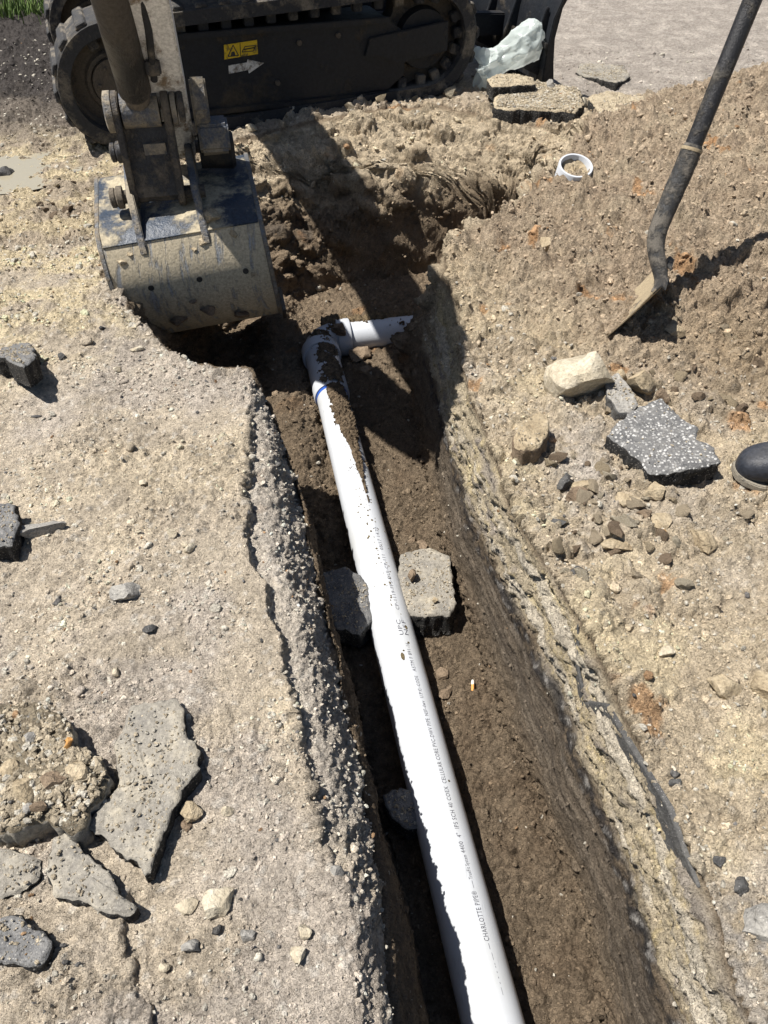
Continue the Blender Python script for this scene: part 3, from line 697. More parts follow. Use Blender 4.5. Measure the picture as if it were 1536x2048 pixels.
rock('stone', 284, 966, (.022,.026,.018), 'rock_pale', 'single white pebble alone on smooth dusty crust', rz=.4, seed=21, sub=2)
rock('stone', 72, 832, (.03,.012,.01), 'rock_dark', 'thin dark chip on the smooth crust beside the charcoal chunk', rz=.1, seed=22, sub=2)
rock('stone', 236, 740, (.03,.025,.022), 'rock_pale', 'pale block pebble on gravel near the pit edge', rz=.4, seed=23, sub=2)
rock('stone', 122, 713, (.03,.028,.02), 'rock_dark', 'round black pebble among white gravel beside the charcoal chunk', rz=.4, seed=24, sub=2)
rock('stone', 272, 698, (.045,.03,.02), 'rock_pale', 'flat cream stone on the lip under the bucket', rz=.1, seed=25)
for k, (a, b, s, m_, t_) in enumerate([(370,1810,.032,'rock_pale','white angular pebble on the gravel below the pointed slab'), (436,1800,.05,'rock_pale','broad pale pebble half buried in the gravel'), (490,1870,.03,'rock_grey','light grey pebble on dusty ground near the trench edge'), (383,1892,.030,'rock_grey','pale grey pebble sitting up on the dust with a short shadow'), (330,1935,.018,'rock_pale','small bright pebble beside the crack in the crust'), (673,1745,.028,'rock_grey','round grey pebble on the crumbling trench shoulder'), (610,1862,.028,'rock_pale','white pebble set in the crumbling trench shoulder'), (597,1915,.03,'rock_pale','broad cream pebble near the crumbling edge'), (456,1622,.022,'rock_pale','white oval pebble beside the long slab'), (232,1342,.02,'rock_pale','round white pebble in brown gravel'), (245,1545,.028,'rock_tan','tan pebble resting on the long slab'), (385,1620,.04,'rock_tan','brown stone leaning on the right side of the long slab'), (374,1652,.02,'rock_brown','small brown clod by the foot of the long slab'), (370,1090,.02,'rock_pale','white pebble near the grey flat stone'), (345,1065,.03,'rock_pale','whitish stone amid coarse gravel'), (378,1095,.028,'rock_pale','chalky pebble at the foot of the coarse gravel patch')]):
    rock('stone', a, b, (s*1.1, s, s*.75), m_, t_, rz=k*.9, seed=30+k, sub=2)
# stones riding on the dirt covered lump
for k, (a, b, s, m_, t_) in enumerate([(110,1560,.045,'rock_brown','dark brown clod on the dirt heaped lump'), (150,1545,.04,'rock_tan','tan clod on the dirt heaped lump beside its rim'), (40,1580,.06,'rock_tan','broad flat clod on the dirt heaped lump'), (60,1480,.03,'rock_grey','bluish grey pebble on the dirt heaped lump'), (135,1490,.025,'rock_orange','orange clod on the dirt heaped lump'), (20,1530,.04,'rock_tan','pale brown clod on the dirt heaped lump'), (80,1610,.028,'rock_brown','rusty pebble at the lower rim of the dirt heaped lump'), (55,1612,.022,'rock_grey','grey pebble at the lower rim of the dirt heaped lump')]):
    rock('clod', a, b, (s*1.1, s, s*.7), m_, t_, z=.062, rz=k*1.1, seed=60+k, sub=2, sink=.35, cat='clod')
# right of the trench
rock('stone', 1172, 715, (.19,.19,.19), 'rock_pale', 'large pale limestone boulder with a flat sloping top', rz=.5, seed=70, cuts=5, rough=.16, sink=.38, cat='boulder')
slab('stone', ol([(1210,752),(1235,745),(1262,768),(1280,800),(1262,815),(1238,808),(1215,780)], .10), .045, ('rock_grey','rock_dark'), 'flat grey stone lying between the limestone boulder and speckled slab', 'stone', ztop=top(*at(1245,780,.06)[:2])+.03, seed=71, tilt=(.05,.1), rag=.004)
rock('clod', 1285, 755, (.105,.10,.085), 'rock_tan', 'rough brown clod above the speckled asphalt slab', rz=.2, seed=72, rough=.3, cat='clod')
rock('clod', 1338, 765, (.045,.045,.045), 'rock_brown', 'round brown clod at the end of the row above speckled slab', rz=.2, seed=73, cat='clod')
rock('clod', 1250, 722, (.055,.05,.05), 'rock_tan', 'smooth tan clod tucked against the limestone boulder', rz=.2, seed=74, cat='clod', rough=.1)
zz = top(*at(1320,880,.03)[:2])
slab('asphalt_slab', ol([(1218,862),(1258,822),(1318,800),(1362,838),(1398,858),(1394,876),(1432,890),(1442,918),(1400,928),(1325,934),(1300,930),(1280,905),(1240,878)], zz+.05), .055, ('asphalt_spotted','asphalt_side'), 'black asphalt slab speckled with white aggregate on the spoil', ztop=zz+.045, seed=75, tilt=(.06,.10), rag=.008, strew=40)
slab('clod', ol([(1028,862),(1045,838),(1075,822),(1098,828),(1100,850),(1085,880),(1050,888),(1030,878)], .09), .06, ('rock_tan','rock_brown'), 'flat brown chunk of clay casting a shadow near the trench bend', 'clod', ztop=top(*at(1065,855,.03)[:2])+.05, seed=76, tilt=(.0,.15), rag=.01)
RS = [(1160,972,.075,.045,'rock_tan','flat tan stone lying on two others'), (1148,990,.08,.05,'rock_brown','long brown stone under the flat tan stone'), (1128,965,.05,.06,'rock_dark','black lump against the flat tan stone'), (1115,1035,.06,.03,'rock_dark','dark slate chip near the trench rim'), (1290,1022,.04,.06,'rock_brown','upright brown clod below the speckled slab'), (1255,1000,.07,.05,'rock_tan','broad tan clod below the speckled slab'), (1310,985,.06,.05,'rock_tan','tan clod touching the shadow of the speckled slab'), (1330,1040,.06,.05,'rock_tan','loose tan clod near the orange pebble'), (1320,1075,.022,.028,'rock_orange','small orange pebble on pale soil'), (1230,1090,.08,.045,'rock_tan','low wide clod on the pale soil'), (1405,1080,.06,.07,'rock_tan','rounded clod beside blackened soil'), (1140,1190,.055,.04,'rock_dark','dark slate wedge stuck in the trench rim'), (1445,1375,.085,.05,'rock_tan','flat clay plate lifted from the pale soil'), (1520,1370,.07,.07,'rock_tan','clay plate beside another at the soil crack'), (1350,1568,.03,.02,'rock_dark','shiny black pebble on the pale soil'), (1480,1772,.035,.032,'rock_dark','black tar lump on the pale soil'), (1405,1762,.03,.02,'rock_dark','black tip at the end of the buried asphalt edge'), (1540,1850,.09,.07,'rock_grey','rounded grey plate of soil crust'), (1290,1255,.025,.02,'rock_pale','white pebble on the rust stained soil'), (1335,1302,.035,.03,'rock_pale','chalk white stone on the pale soil'), (1095,465,.075,.07,'rock_tan','rounded tan lump on the spoil heap'), (1355,622,.075,.05,'rock_tan','tan clod lying in the shovel blade shadow'), (1480,165,.05,.05,'rock_tan','brown stone on top of the spoil heap'), (1480,85,.07,.09,'rock_tan','brown stone standing behind the spoil heap')]
for k, (a, b, s1, s2, m_, t_) in enumerate(RS):
    rock('stone' if 'clod' not in t_ else 'clod', a, b, (s1, s2, min(s1, s2)*.7), m_, t_, rz=(-.5+.37*k) % 1.2-.6, seed=90+k, sub=3, sink=.3, cat='stone' if 'clod' not in t_ else 'clod', zg=.05)
# loose clods, each a thing of its own, sharing a few shapes
CM = {}
def clod_field(count, region, smin, smax, mats, label, group, seed):
    rr = random.Random(seed); k = 0
    while k < count:
        a, b = region(rr); p = at(a, b, .03); z_ = top(p.x, p.y)
        if base(np.array([p.x]), np.array([p.y]))[1][0] < .02: continue
        v_ = rr.randrange(6); m_ = rr.choice(mats)
        if (v_, m_) not in CM:
            me = rock_mesh('clod', (1, .85, .65), 900+v_, sub=2, rough=.3); me.materials.append(M[m_]); CM[(v_, m_)] = me
        s_ = smin+(smax-smin)*rr.random()**2
        o_ = link(bpy.data.objects.new('clod', CM[(v_, m_)])); o_.scale = (s_, s_, s_*rr.uniform(.7, 1.1)); o_.location = (p.x, p.y, z_+s_*.12); o_.rotation_euler = (rr.uniform(-.4, .4), rr.uniform(-.4, .4), rr.uniform(0, 6.3))
        big_ = 'tiny' if s_ < smin+(smax-smin)*.12 else ('small' if s_ < smin+(smax-smin)*.45 else 'large')
        tag(o_, big_+' '+{'rock_clay': 'beige ', 'rock_tan': 'tan ', 'rock_brown': 'brown ', 'rock_pale': 'whitish '}[m_]+label, 'clod', group); k += 1
def reg_r(rr):
    t = rr.random(); return (1010+rr.gauss(170, 110)+t*60, 1000+rr.gauss(0, 70))
def reg_r2(rr): return (rr.uniform(1200, 1536), rr.uniform(690, 860))
def reg_b(rr):
    t = rr.random(); return (440+t*520+rr.gauss(0, 12), 225-t*45+rr.gauss(0, 20))
def reg_l(rr): return (rr.uniform(60, 280), rr.uniform(330, 420))
clod_field(85, reg_r, .014, .055, ['rock_clay','rock_clay','rock_tan','rock_brown','rock_pale'], 'loose clay clod strewn between trench rim and speckled slab', 'clods between trench rim and speckled slab', 1)
clod_field(45, reg_r2, .014, .05, ['rock_clay','rock_tan','rock_brown'], 'loose clay clod strewn between the shovel and speckled slab', 'clods between shovel and speckled slab', 2)
clod_field(60, reg_b, .02, .09, ['rock_clay','rock_tan','rock_pale','rock_brown'], 'crumbled clod in the rubble along the near excavator track', 'clods along the near track', 3)
clod_field(30, reg_l, .02, .07, ['rock_brown','rock_tan'], 'muddy clod behind the bucket near the puddle', 'clods near the puddle', 4)
# thin upright edge of old surfacing along the right rim
mb = MB(); ed = [(1158,1238),(1172,1290),(1192,1335),(1225,1385),(1262,1455),(1298,1530),(1340,1615),(1375,1690),(1408,1764)]
E3 = [at(a, b, .012) for a, b in ed]; vv = []; ff = []
for i, p in enumerate(E3):
    d = (E3[min(i+1, 8)]-E3[max(i-1, 0)]).normalized(); s_ = Vector((d.y, -d.x, 0)); hw = [.001,.002,.003,.0035,.0045,.004,.0045,.0035,.002][i]
    zt_ = top(p.x, p.y)+[.03,.028,.026,.022,.016,.012,.012,.012,.010][i]
    for (o_, z_) in ((-hw, -.07), (-hw, .004), (hw, .0), (hw, -.07)): vv.append(Vector((p.x, p.y, zt_+z_+.004*math.sin(i*2.1)))+s_*(o_+.002*math.sin(i*5)))
for i in range(8):
    for k in range(4): ff.append((i*4+k, i*4+(k+1) % 4, i*4+4+(k+1) % 4, i*4+4+k))
ff += [(0,1,2,3), (35,34,33,32)]
MB().add(vv, ff).build('asphalt_edge', M['rock_dark'], None, .0015)
tag(bpy.data.objects['asphalt_edge'], 'long thin dark edge of old asphalt standing in the right trench rim', 'asphalt')
# in the trench
zt = FLOOR+.10
slab('asphalt_slab', ol([(800,1102),(860,1090),(902,1108),(906,1150),(914,1200),(900,1222),(850,1226),(790,1215)], zt), .085, ('asphalt_dusty','asphalt_side'), 'square grey asphalt slab on the trench floor right of the pipe', ztop=zt-.01, seed=120, tilt=(.0,.03), rag=.009, side_in=-.03)
rock('clod', 822, 1152, (.04,.05,.04), 'rock_brown', 'small brown clod sitting on the square slab in the trench', z=zt, seed=121, sub=2, cat='clod', sink=.3)
rock('clod', 870, 1200, (.02,.02,.014), 'rock_tan', 'tiny tan clod near the corner of the square slab in the trench', z=zt-.006, seed=122, sub=2, cat='clod', sink=.3)
zt2 = FLOOR+.13
slab('asphalt_slab', ol([(640,1150),(690,1130),(735,1150),(745,1225),(720,1255),(670,1250),(645,1210)], zt2), .07, AG, 'asphalt slab in deep shade between pipe and left trench wall', ztop=zt2-.01, seed=123, tilt=(-.3,.05))
zt3 = FLOOR+.10
slab('asphalt_slab', ol([(765,1590),(800,1570),(850,1580),(850,1640),(810,1648),(775,1625)], zt3), .06, AG, 'small asphalt piece in deep shade beside the near part of pipe', ztop=zt3-.01, seed=124, tilt=(-.2,.1))
rock('clod', 722, 718, (.11,.085,.075), 'rock_brown', 'lumpy brown clod resting against the branch pipe', seed=125, cat='clod', rough=.35, zg=FLOOR, sink=.25)
rock('clod', 735, 745, (.07,.05,.04), 'rock_brown', 'smaller brown clod below the lumpy one near the branch pipe', seed=126, cat='clod', rough=.35, zg=FLOOR, sink=.3)
rock('clod', 682, 660, (.07,.055,.05), 'rock_brown', 'dark brown clod sitting on top of the pipe elbow', z=PZ0+.066, seed=127, cat='clod', rough=.35, zg=FLOOR, sink=.3)
for k, (a, b, s) in enumerate([(890,1385,.05),(880,1350,.045),(845,1090,.045),(825,1080,.03),(900,1240,.04)]):
    rock('clod', a, b, (s*1.2, s, s*.6), 'rock_brown', ['flat brown clod in the pipe shadow beside the cigarette butt','brown clod at the edge of pipe shadow','brown clod touching the far edge of the square slab in the trench','little brown clod near the far edge of the square slab','brown clod below the corner of the square slab in the trench'][k], seed=130+k, cat='clod', zg=FLOOR, sub=2, sink=.35, rz=k)
# broken surfacing behind the pit
g1 = .075
slab('asphalt_slab', ol([(985,203),(1000,172),(1060,160),(1160,176),(1168,205),(1150,222),(1130,218),(1080,216),(1020,216),(990,212)], g1+.05), .105, AS, 'thick asphalt slab with sandy top overhanging the pit', strew=500, ssize=(.006,.02), ztop=g1+.05, seed=140, rag=.012, tilt=(.0,.02), side_in=.05)
slab('asphalt_slab', ol([(975,158),(990,148),(1030,146),(1068,155),(1072,166),(1030,170),(985,172)], g1+.09), .06, AS, 'narrow sandy asphalt strip lying behind the overhanging slab', ztop=g1+.09, seed=141, rag=.008)
slab('asphalt_slab', ol([(1178,186),(1215,180),(1290,192),(1300,210),(1240,222),(1196,206)], g1+.045), .10, ('asphalt_sandy','asphalt_side'), 'dark broken asphalt slab sloping down towards the spoil heap', ztop=g1+.03, seed=142, tilt=(.06,.12), rag=.01)
slab('asphalt_slab', ol([(1152,143),(1172,150),(1205,157),(1236,163),(1262,150),(1250,128),(1160,124)], .02), .085, ('asphalt_dusty','asphalt_side'), 'edge of the remaining pavement with a fresh black break', ztop=.018, seed=143, tilt=(-.02,-.0), rag=.01, side_in=.0)
rock('asphalt_lump', 1040, 132, (.26,.16,.12), 'asphalt_side', 'dark asphalt lump under the plastic bag', seed=144, cat='asphalt', zg=.05, sink=.3)
rock('stone', 1167, 217, (.05,.05,.07), 'rock_pale', 'white stone wedged between two broken asphalt slabs', z=g1-.03, seed=145, zg=.08, sink=.1)
rock('stone', 1100, 172, (.07,.05,.05), 'rock_grey', 'small grey lump on top edge of the overhanging slab', z=g1+.045, seed=146, zg=.08)
rock('stone', 1135, 262, (.075,.07,.07), 'rock_grey', 'square grey block under the end of the overhanging slab', z=.0, seed=147, zg=.0, sink=.0)
for k, (a, b, s, m_, t_) in enumerate([(480,192,.11,'rock_tan','muddy clod heap beside the track'), (455,238,.12,'rock_pale','pale limestone chunk below the track near the bucket'), (505,262,.07,'rock_pale','smaller cream stone beside the pale limestone chunk'), (330,330,.08,'rock_brown','brown clod behind the bucket linkage'), (15,350,.11,'rock_dark','dark wet stone by the puddle'), (195,392,.035,'rock_dark','dark chip behind the bucket left corner')]):
    rock('stone' if 'clod' not in t_ else 'clod', a, b, (s, s*.8, s*.65), m_, t_, seed=150+k, cat='stone' if 'clod' not in t_ else 'clod', sink=.25, rz=k)

# ------------------------------------------------------------------ ring of pipe in the spoil
rc = at(1147, 346, .2); rc = at(1147, 346, top(rc.x, rc.y)-.002); rn = Vector((.06, -.36, 1)).normalized()
mb = MB(); mb.lathe(rc-rn*.10, rn, [(0, .0595), (.13, .0595), (.132, .058), (.132, .0525), (.13, .051), (0, .051)], 56, False)
o = mb.build('pipe_stub', M['pvc'], None); tag(o, 'open white plastic pipe end standing in the spoil heap', 'pipe stub')
mb = MB(); a_ = rn.orthogonal().normalized(); b_ = rn.cross(a_)
pv = [rc+rn*.0]; 
for q in range(1, 6):
    for k in range(28):
        t = 2*math.pi*k/28; pv.append(rc+rn*(-.004+.012*random.random()+.012*math.sin(t+1)*q/5)+(a_*math.cos(t)+b_*math.sin(t))*.0505*q/5)
pf = [(0, 1+k, 1+(k+1) % 28) for k in range(28)]+[(1+q*28+k, 1+q*28+28+k, 1+q*28+28+(k+1) % 28, 1+q*28+(k+1) % 28) for q in range(4) for k in range(28)]
mb.add(pv, pf); o2 = mb.build('soil_fill', M['rock_tan'], o)

# ------------------------------------------------------------------ shovel
M['shovel_shaft'] = dirty_metal('shovel_shaft', (.022,.022,.024), (.11,.10,.085), .25, .42, 0, 14, 0, (1,1,1))
M['shovel_socket'] = dirty_metal('shovel_socket', (.05,.05,.05), (.15,.135,.115), .42, .45, .3, 22)
M['shovel_blade'] = dirty_metal('shovel_blade', (.10,.11,.12), (.36,.29,.19), .7, .5, .4, 16)
def ray(px, py, d):
    u = (px-768)/FPX; v = (py-1024)/FPX
    return Vector((u*d, d*(math.cos(PITCH)-v*math.sin(PITCH)), CAM_H-d*(v*math.cos(PITCH)+math.sin(PITCH))))
B0 = ray(1322, 560, 2.04)                                  # where the socket meets the blade
S1 = ray(1312, 480, 2.03); S2 = ray(1345, 390, 2.00); S3 = ray(1383, 300, 1.96); S4 = ray(1515, -25, 1.82)
sh = empty('shovel', (B0.x, B0.y, top(B0.x, B0.y))); tag(sh, 'long black handled shovel with its blade pushed into the spoil heap', 'shovel')
dirS = (S4-S3).normalized()
def spline(P, m_=8):
    out = []
    for i in range(len(P)-1):
        a, b, c_, d = P[max(0, i-1)], P[i], P[i+1], P[min(len(P)-1, i+2)]
        for k in range(m_):
            t = k/m_; out.append(.5*((2*b)+(c_-a)*t+(2*a-5*b+4*c_-d)*t*t+(3*b-a-3*c_+d)*t**3))
    return out+[P[-1]]
mb = MB(); mb.path([S3-dirS*.05, S3+dirS*.05, S4, S4+dirS*.75], [.0215, .0215, .0225, .0225], 24); hd = mb.build('handle', M['shovel_shaft'], sh)
mb = MB(); SP = spline([B0+Vector((-.015,-.015,-.03)), B0, S1, S2, S3-dirS*.06, S3]); mb.path(SP+[S3+dirS*.012], list(np.interp(np.linspace(0, 1, len(SP)), [0,.2,.4,.6,.8,1], [.010,.017,.0235,.026,.0265,.0262]))+[.0225], 24); mb.build('socket', M['shovel_socket'], sh)
mb = MB(); mb.lathe(S3-dirS*.004, dirS, [(0, .0272), (.004, .0278), (.008, .0272)], 24, False); mb.build('ferrule_ring', M['shovel_blade'], sh)
tip = ray(1212, 655, 2.17); 
bl = (tip-B0); bl_l = bl.length; bu = bl.normalized()                # blade runs from B0 to tip
nearc = ray(1305, 575, 1.95); farc = ray(1348, 482, 2.14)
bw = (farc-nearc).normalized(); bw = (bw-bu*bw.dot(bu)).normalized(); bn = bu.cross(bw).normalized()
if bn.z < 0: bn = -bn
vv = []; ff = []; NU, NW = 18, 15; HW = .115; BL = .275
for i in range(NU+1):
    t = i/NU; half = HW*(1 if t < .55 else math.sqrt(max(0, 1-((t-.55)/.45)**1.8)))+.002; half *= (.96+.04*math.sin(t*6))
    for j in range(NW+1):
        s_ = -1+2*j/NW
        dish = .022*s_*s_*(1-.5*t)+.018*(t-.5)**2
        ridge = .010*math.exp(-(s_/.22)**2)*max(0, 1-t*1.6)
        vv.append(B0+bu*(BL*t-.01)+bw*(half*s_)+bn*(dish+ridge-.012))
for i in range(NU):
    for j in range(NW): a = i*(NW+1)+j; ff.append((a, a+1, a+NW+2, a+NW+1))
nb = len(vv); vv += [v_-bn*.0025 for v_ in vv]; ff += [tuple(nb+q for q in f_[::-1]) for f_ in ff]
bd = [j for j in range(NW+1)]+[i*(NW+1)+NW for i in range(1, NU+1)]+[NU*(NW+1)+j for j in range(NW-1, -1, -1)]+[i*(NW+1) for i in range(NU-1, 0, -1)]
for k in range(len(bd)): a, b = bd[k], bd[(k+1) % len(bd)]; ff.append((b, a, nb+a, nb+b))
blade = MB().add(vv, ff).build('blade', M['shovel_blade'], sh)
for s_ in (-1, 1):                                              # turned foot steps
    c_ = B0+bw*(s_*.072)+bn*.010-bu*.012
    mb = MB(); mb.box(c_, bw*.040, bu*.014, bn*.0022); mb.box(c_-bu*.013-bn*.007, bw*.040, bu*.002, bn*.008); mb.build('foot_step', M['shovel_socket'], blade, .001)

# ------------------------------------------------------------------ boot at the edge of the spoil
M['boot'] = dirty_metal('boot_rubber', (.026,.030,.040), (.20,.175,.14), .16, .4, 0, 7, .3)
M['boot_sole'] = dirty_metal('boot_sole', (.05,.05,.052), (.27,.24,.19), .6, .7, 0, 20)
tp = at(1474, 925, .07); gz0 = top(tp.x+.06, tp.y-.02)+.002
bt = empty('work_boot', (tp.x+.14, tp.y, gz0)); tag(bt, 'dusty black rubber boot with rounded toe on the spoil', 'boot')
bx_ = Vector((.985, -.12, 0)).normalized(); by_ = Vector((.12, .985, 0)).normalized()
prof = [(0,.012,.020,.050,.020),(.012,.034,.014,.068,.026),(.035,.046,.012,.082,.03),(.07,.051,.012,.092,.034),(.11,.050,.012,.104,.037),(.15,.046,.012,.128,.042),(.185,.043,.014,.17,.055),(.22,.041,.018,.2,.08),(.25,.040,.018,.2,.09),(.285,.034,.016,.15,.06),(.297,.018,.02,.09,.04)]
vv = []; ff = []; n_ = 20
for (x_, hw, z0, z1, _) in prof:
    for k in range(n_):
        t = 2*math.pi*k/n_; c_, s_ = math.cos(t), math.sin(t)
        vv.append(Vector((tp.x, tp.y, gz0))+bx_*x_+by_*(hw*math.copysign(abs(c_)**.75, c_))+Vector((0,0,(z0+z1)/2+(z1-z0)/2*math.copysign(abs(s_)**.8, s_))))
for i in range(len(prof)-1):
    for k in range(n_): ff.append((i*n_+k, i*n_+(k+1) % n_, (i+1)*n_+(k+1) % n_, (i+1)*n_+k))
ff += [tuple(range(n_-1, -1, -1)), tuple(range((len(prof)-1)*n_, len(prof)*n_))]
up_ = MB().add(vv, ff).build('upper', M['boot'], bt)
sm_ = up_.modifiers.new('smooth', 'SUBSURF'); sm_.levels = 1; sm_.render_levels = 2
c_ = Vector((tp.x, tp.y, gz0))+bx_*.235
mb = MB(); mb.path([c_+Vector((0,0,.12)), c_+Vector((0,0,.2)), c_+Vector((.005,0,.3)), c_+Vector((.01,0,.37))], [.052, .056, .064, .068], 24); mb.build('shaft', M['boot'], bt)
vv = []; so = [(0,.006),(.004,.024),(.02,.041),(.05,.051),(.10,.052),(.15,.046),(.2,.043),(.25,.042),(.285,.035),(.3,.01)]
for z_ in (0, .017):
    vv += [Vector((tp.x-.003, tp.y, gz0+z_+.012*max(0, (1-x_/.08))**2))+bx_*x_-by_*h_ for x_, h_ in so]+[Vector((tp.x-.003, tp.y, gz0+z_+.012*max(0, (1-x_/.08))**2))+bx_*x_+by_*h_ for x_, h_ in so[::-1]]
k_ = len(so)*2
MB().add(vv, [(i, (i+1) % k_, k_+(i+1) % k_, k_+i) for i in range(k_)]+[tuple(range(k_-1, -1, -1)), tuple(range(k_, 2*k_))]).build('sole', M['boot_sole'], bt, .002)

# ------------------------------------------------------------------ plastic bag
m, n, l, p = newmat('bag_plastic')
p.inputs['Base Color'].default_value = (.80,.88,.85,1); p.inputs['Roughness'].default_value = .22
tr = n.new('ShaderNodeBsdfTranslucent'); tr.inputs[0].default_value = (.90,.95,.93,1)
tp_ = n.new('ShaderNodeBsdfTransparent'); mx = n.new('ShaderNodeMixShader'); mx.inputs[0].default_value = .45
mx2 = n.new('ShaderNodeMixShader'); mx2.inputs[0].default_value = .42
l.new(p.outputs[0], mx.inputs[1]); l.new(tr.outputs[0], mx.inputs[2]); l.new(mx.outputs[0], mx2.inputs[1]); l.new(tp_.outputs[0], mx2.inputs[2])
l.new(mx2.outputs[0], n['Material Output'].inputs[0]); M['bag'] = m
def bag():
    bm = bmesh.new(); bmesh.ops.create_icosphere(bm, subdivisions=5, radius=1)
    a = np.array([tuple(v_.co) for v_ in bm.verts])
    t = (a[:, 0]+1)/2; ang = np.arctan2(a[:, 2], a[:, 1])
    # a limp sack: torn low mouth on the left, a fold, then the puffed body up on the right
    axx = np.interp(t, [0,.12,.3,.5,.75,1], [-.135,-.115,-.055,.0,.075,.135]); axz = np.interp(t, [0,.12,.3,.5,.75,1], [.09,.085,.115,.16,.20,.205])
    rad = np.interp(t, [0,.03,.12,.28,.36,.5,.7,.88,.96,1], [.02,.075,.088,.078,.066,.085,.098,.082,.05,.0])
    P = np.stack([axx, np.cos(ang)*rad*.75, axz+np.sin(ang)*rad], -1)
    rr = np.random.default_rng(12)
    # facets: pull the skin onto a coarse set of random planes so it creases
    C_ = P.mean(0); cells = rr.integers(0, len(P), 46); K = P[cells]
    d = np.linalg.norm(P[:, None]-K[None], axis=2); k = np.argsort(d, axis=1)[:, :2]
    f1 = d[np.arange(len(P)), k[:, 0]]; f2 = d[np.arange(len(P)), k[:, 1]]
    nn = np.stack([np.zeros(len(a)), np.cos(ang), np.sin(ang)], -1)
    P += nn*((np.clip(f2-f1, 0, .06)-.02)*-.5+rr.normal(size=46)[k[:, 0]]*.0065)[:, None]
    P[:, 0] += .016*np.sin(ang*3+1)*np.where(t < .2, 1, .35); P[:, 2] += np.where(t < .16, .035*np.sin(ang*2.0+.4), 0)
    for v_, c_ in zip(bm.verts, P): v_.co = c_
    bmesh.ops.delete(bm, geom=[v_ for v_, tt in zip(bm.verts[:], t) if tt < .02], context='VERTS')
    me = bpy.data.meshes.new('plastic_bag'); bm.to_mesh(me); bm.free(); me.materials.append(M['bag'])
    me.polygons.foreach_set('use_smooth', [True]*len(me.polygons))
    return me
bo = link(bpy.data.objects.new('plastic_bag', bag())); q = at(1012, 150, .08); bo.location = (q.x-.01, q.y-.22, .10); bo.rotation_euler = (R(-6), R(-4), R(4))
bo.scale = (1.2, 1.1, .84)
tag(bo, 'crumpled translucent white plastic bag lying on asphalt rubble', 'plastic bag')

# ------------------------------------------------------------------ cigarette butt
q = at(945, 1380, FLOOR+.02); zc = top(q.x, q.y)+.004; d_ = Vector((.08,.99,.12)).normalized()
cb = empty('cigarette_butt', (q.x, q.y, zc-.004)); tag(cb, 'cigarette butt with orange filter on the trench floor', 'cigarette')
mb = MB(); mb.lathe(Vector((q.x, q.y, zc))-d_*.012, d_, [(0,.0035),(0,.004),(.024,.004)], 12); mb.build('filter', plain('filter_paper', (.62,.30,.08), .8), cb)
mb = MB(); mb.lathe(Vector((q.x, q.y, zc))+d_*.0121, d_, [(0,.0039),(.010,.0038),(.013,.0028)], 12); mb.build('paper', plain('cigarette_paper', (.65,.62,.56), .9), cb)

# ------------------------------------------------------------------ puddle
m, n, l, p = newmat('muddy_water'); co = n.new('ShaderNodeTexCoord').outputs['Object']
p.inputs['Base Color'].default_value = (.30,.27,.20,1); p.inputs['Roughness'].default_value = .06; p.inputs['Specular IOR Level'].default_value = .6
l.new(bump(n, l, noise(n, l, co, 30, 3), .003, .3), p.inputs['Normal'])
vv = [(-1.62+math.cos(t)*.34, 3.34+math.sin(t)*.26, -.021) for t in [2*math.pi*k/40 for k in range(40)]]
pu = mesh_obj('puddle', vv, [tuple(range(40))], m, None, False); pu['kind'] = 'structure'

# ------------------------------------------------------------------ excavator
M['track_rubber'] = dirty_metal('track_rubber', (.026,.027,.030), (.17,.15,.122), .30, .7, 0, 7, .35)
M['frame_black'] = dirty_metal('frame_black', (.010,.012,.016), (.055,.046,.035), .20, .5, 0, 5, .5)
M['wheel_dirty'] = dirty_metal('wheel_dirty', (.035,.032,.03), (.10,.085,.068), .7, .75, 0, 9)
M['bucket_paint'] = dirty_metal('bucket_paint', (.020,.034,.058), (.44,.38,.27), .40, .35, 0, 6, .12)
M['bucket_back'] = dirty_metal('bucket_back', (.32,.33,.34), (.50,.43,.31), .62, .42, .35, 9, 0, (4.5,1,.8))
M['bucket_edge'] = dirty_metal('bucket_edge', (.16,.165,.17), (.24,.2,.15), .4, .4, .5, 10)
M['link_steel'] = dirty_metal('link_steel', (.040,.040,.043), (.16,.135,.105), .45, .45, .1, 9)
M['ear_steel'] = dirty_metal('ear_steel', (.10,.11,.13), (.30,.26,.20), .45, .4, .1, 10)
M['cyl_grey'] = dirty_metal('cyl_grey', (.035,.034,.033), (.085,.075,.064), .45, .42, 0, 6, 0, (1,1,.4))
M['arm_white'] = dirty_metal('arm_white', (.66,.65,.63), (.26,.20,.14), .22, .4, 0, 7, 0, (2,2,.6))
M['chrome'] = plain('chrome', (.6,.6,.6), .2, .9)
EO = Vector((-.46, 3.80, 0)); TX = Vector((math.cos(R(19)), math.sin(R(19)), 0)); TN = Vector((-TX.y, TX.x, 0)); UP = Vector((0,0,1))
EG = .012; TILT = .045
def ep(x, y, z): return EO+TX*x+TN*y+UP*(z+EG+TILT*x)
ex = empty('excavator', ep(0, .65, 0)); tag(ex, 'dirty mini excavator on rubber tracks with its bucket reaching into the pit', 'excavator')
def face_at(px, py, yoff):
    """where the sight line through a pixel meets the outer side of the near track frame: along, height"""
    d = ray(px, py, 1.0)-Vector((0,0,CAM_H)); c = Vector((0,0,CAM_H)); o_ = EO+TN*yoff
    t = (o_-c).dot(TN)/d.dot(TN); p = c+d*t
    return (p-EO).dot(TX), p.z-EG-TILT*(p-EO).dot(TX)
HL, HR, RR = .70, .70, .235
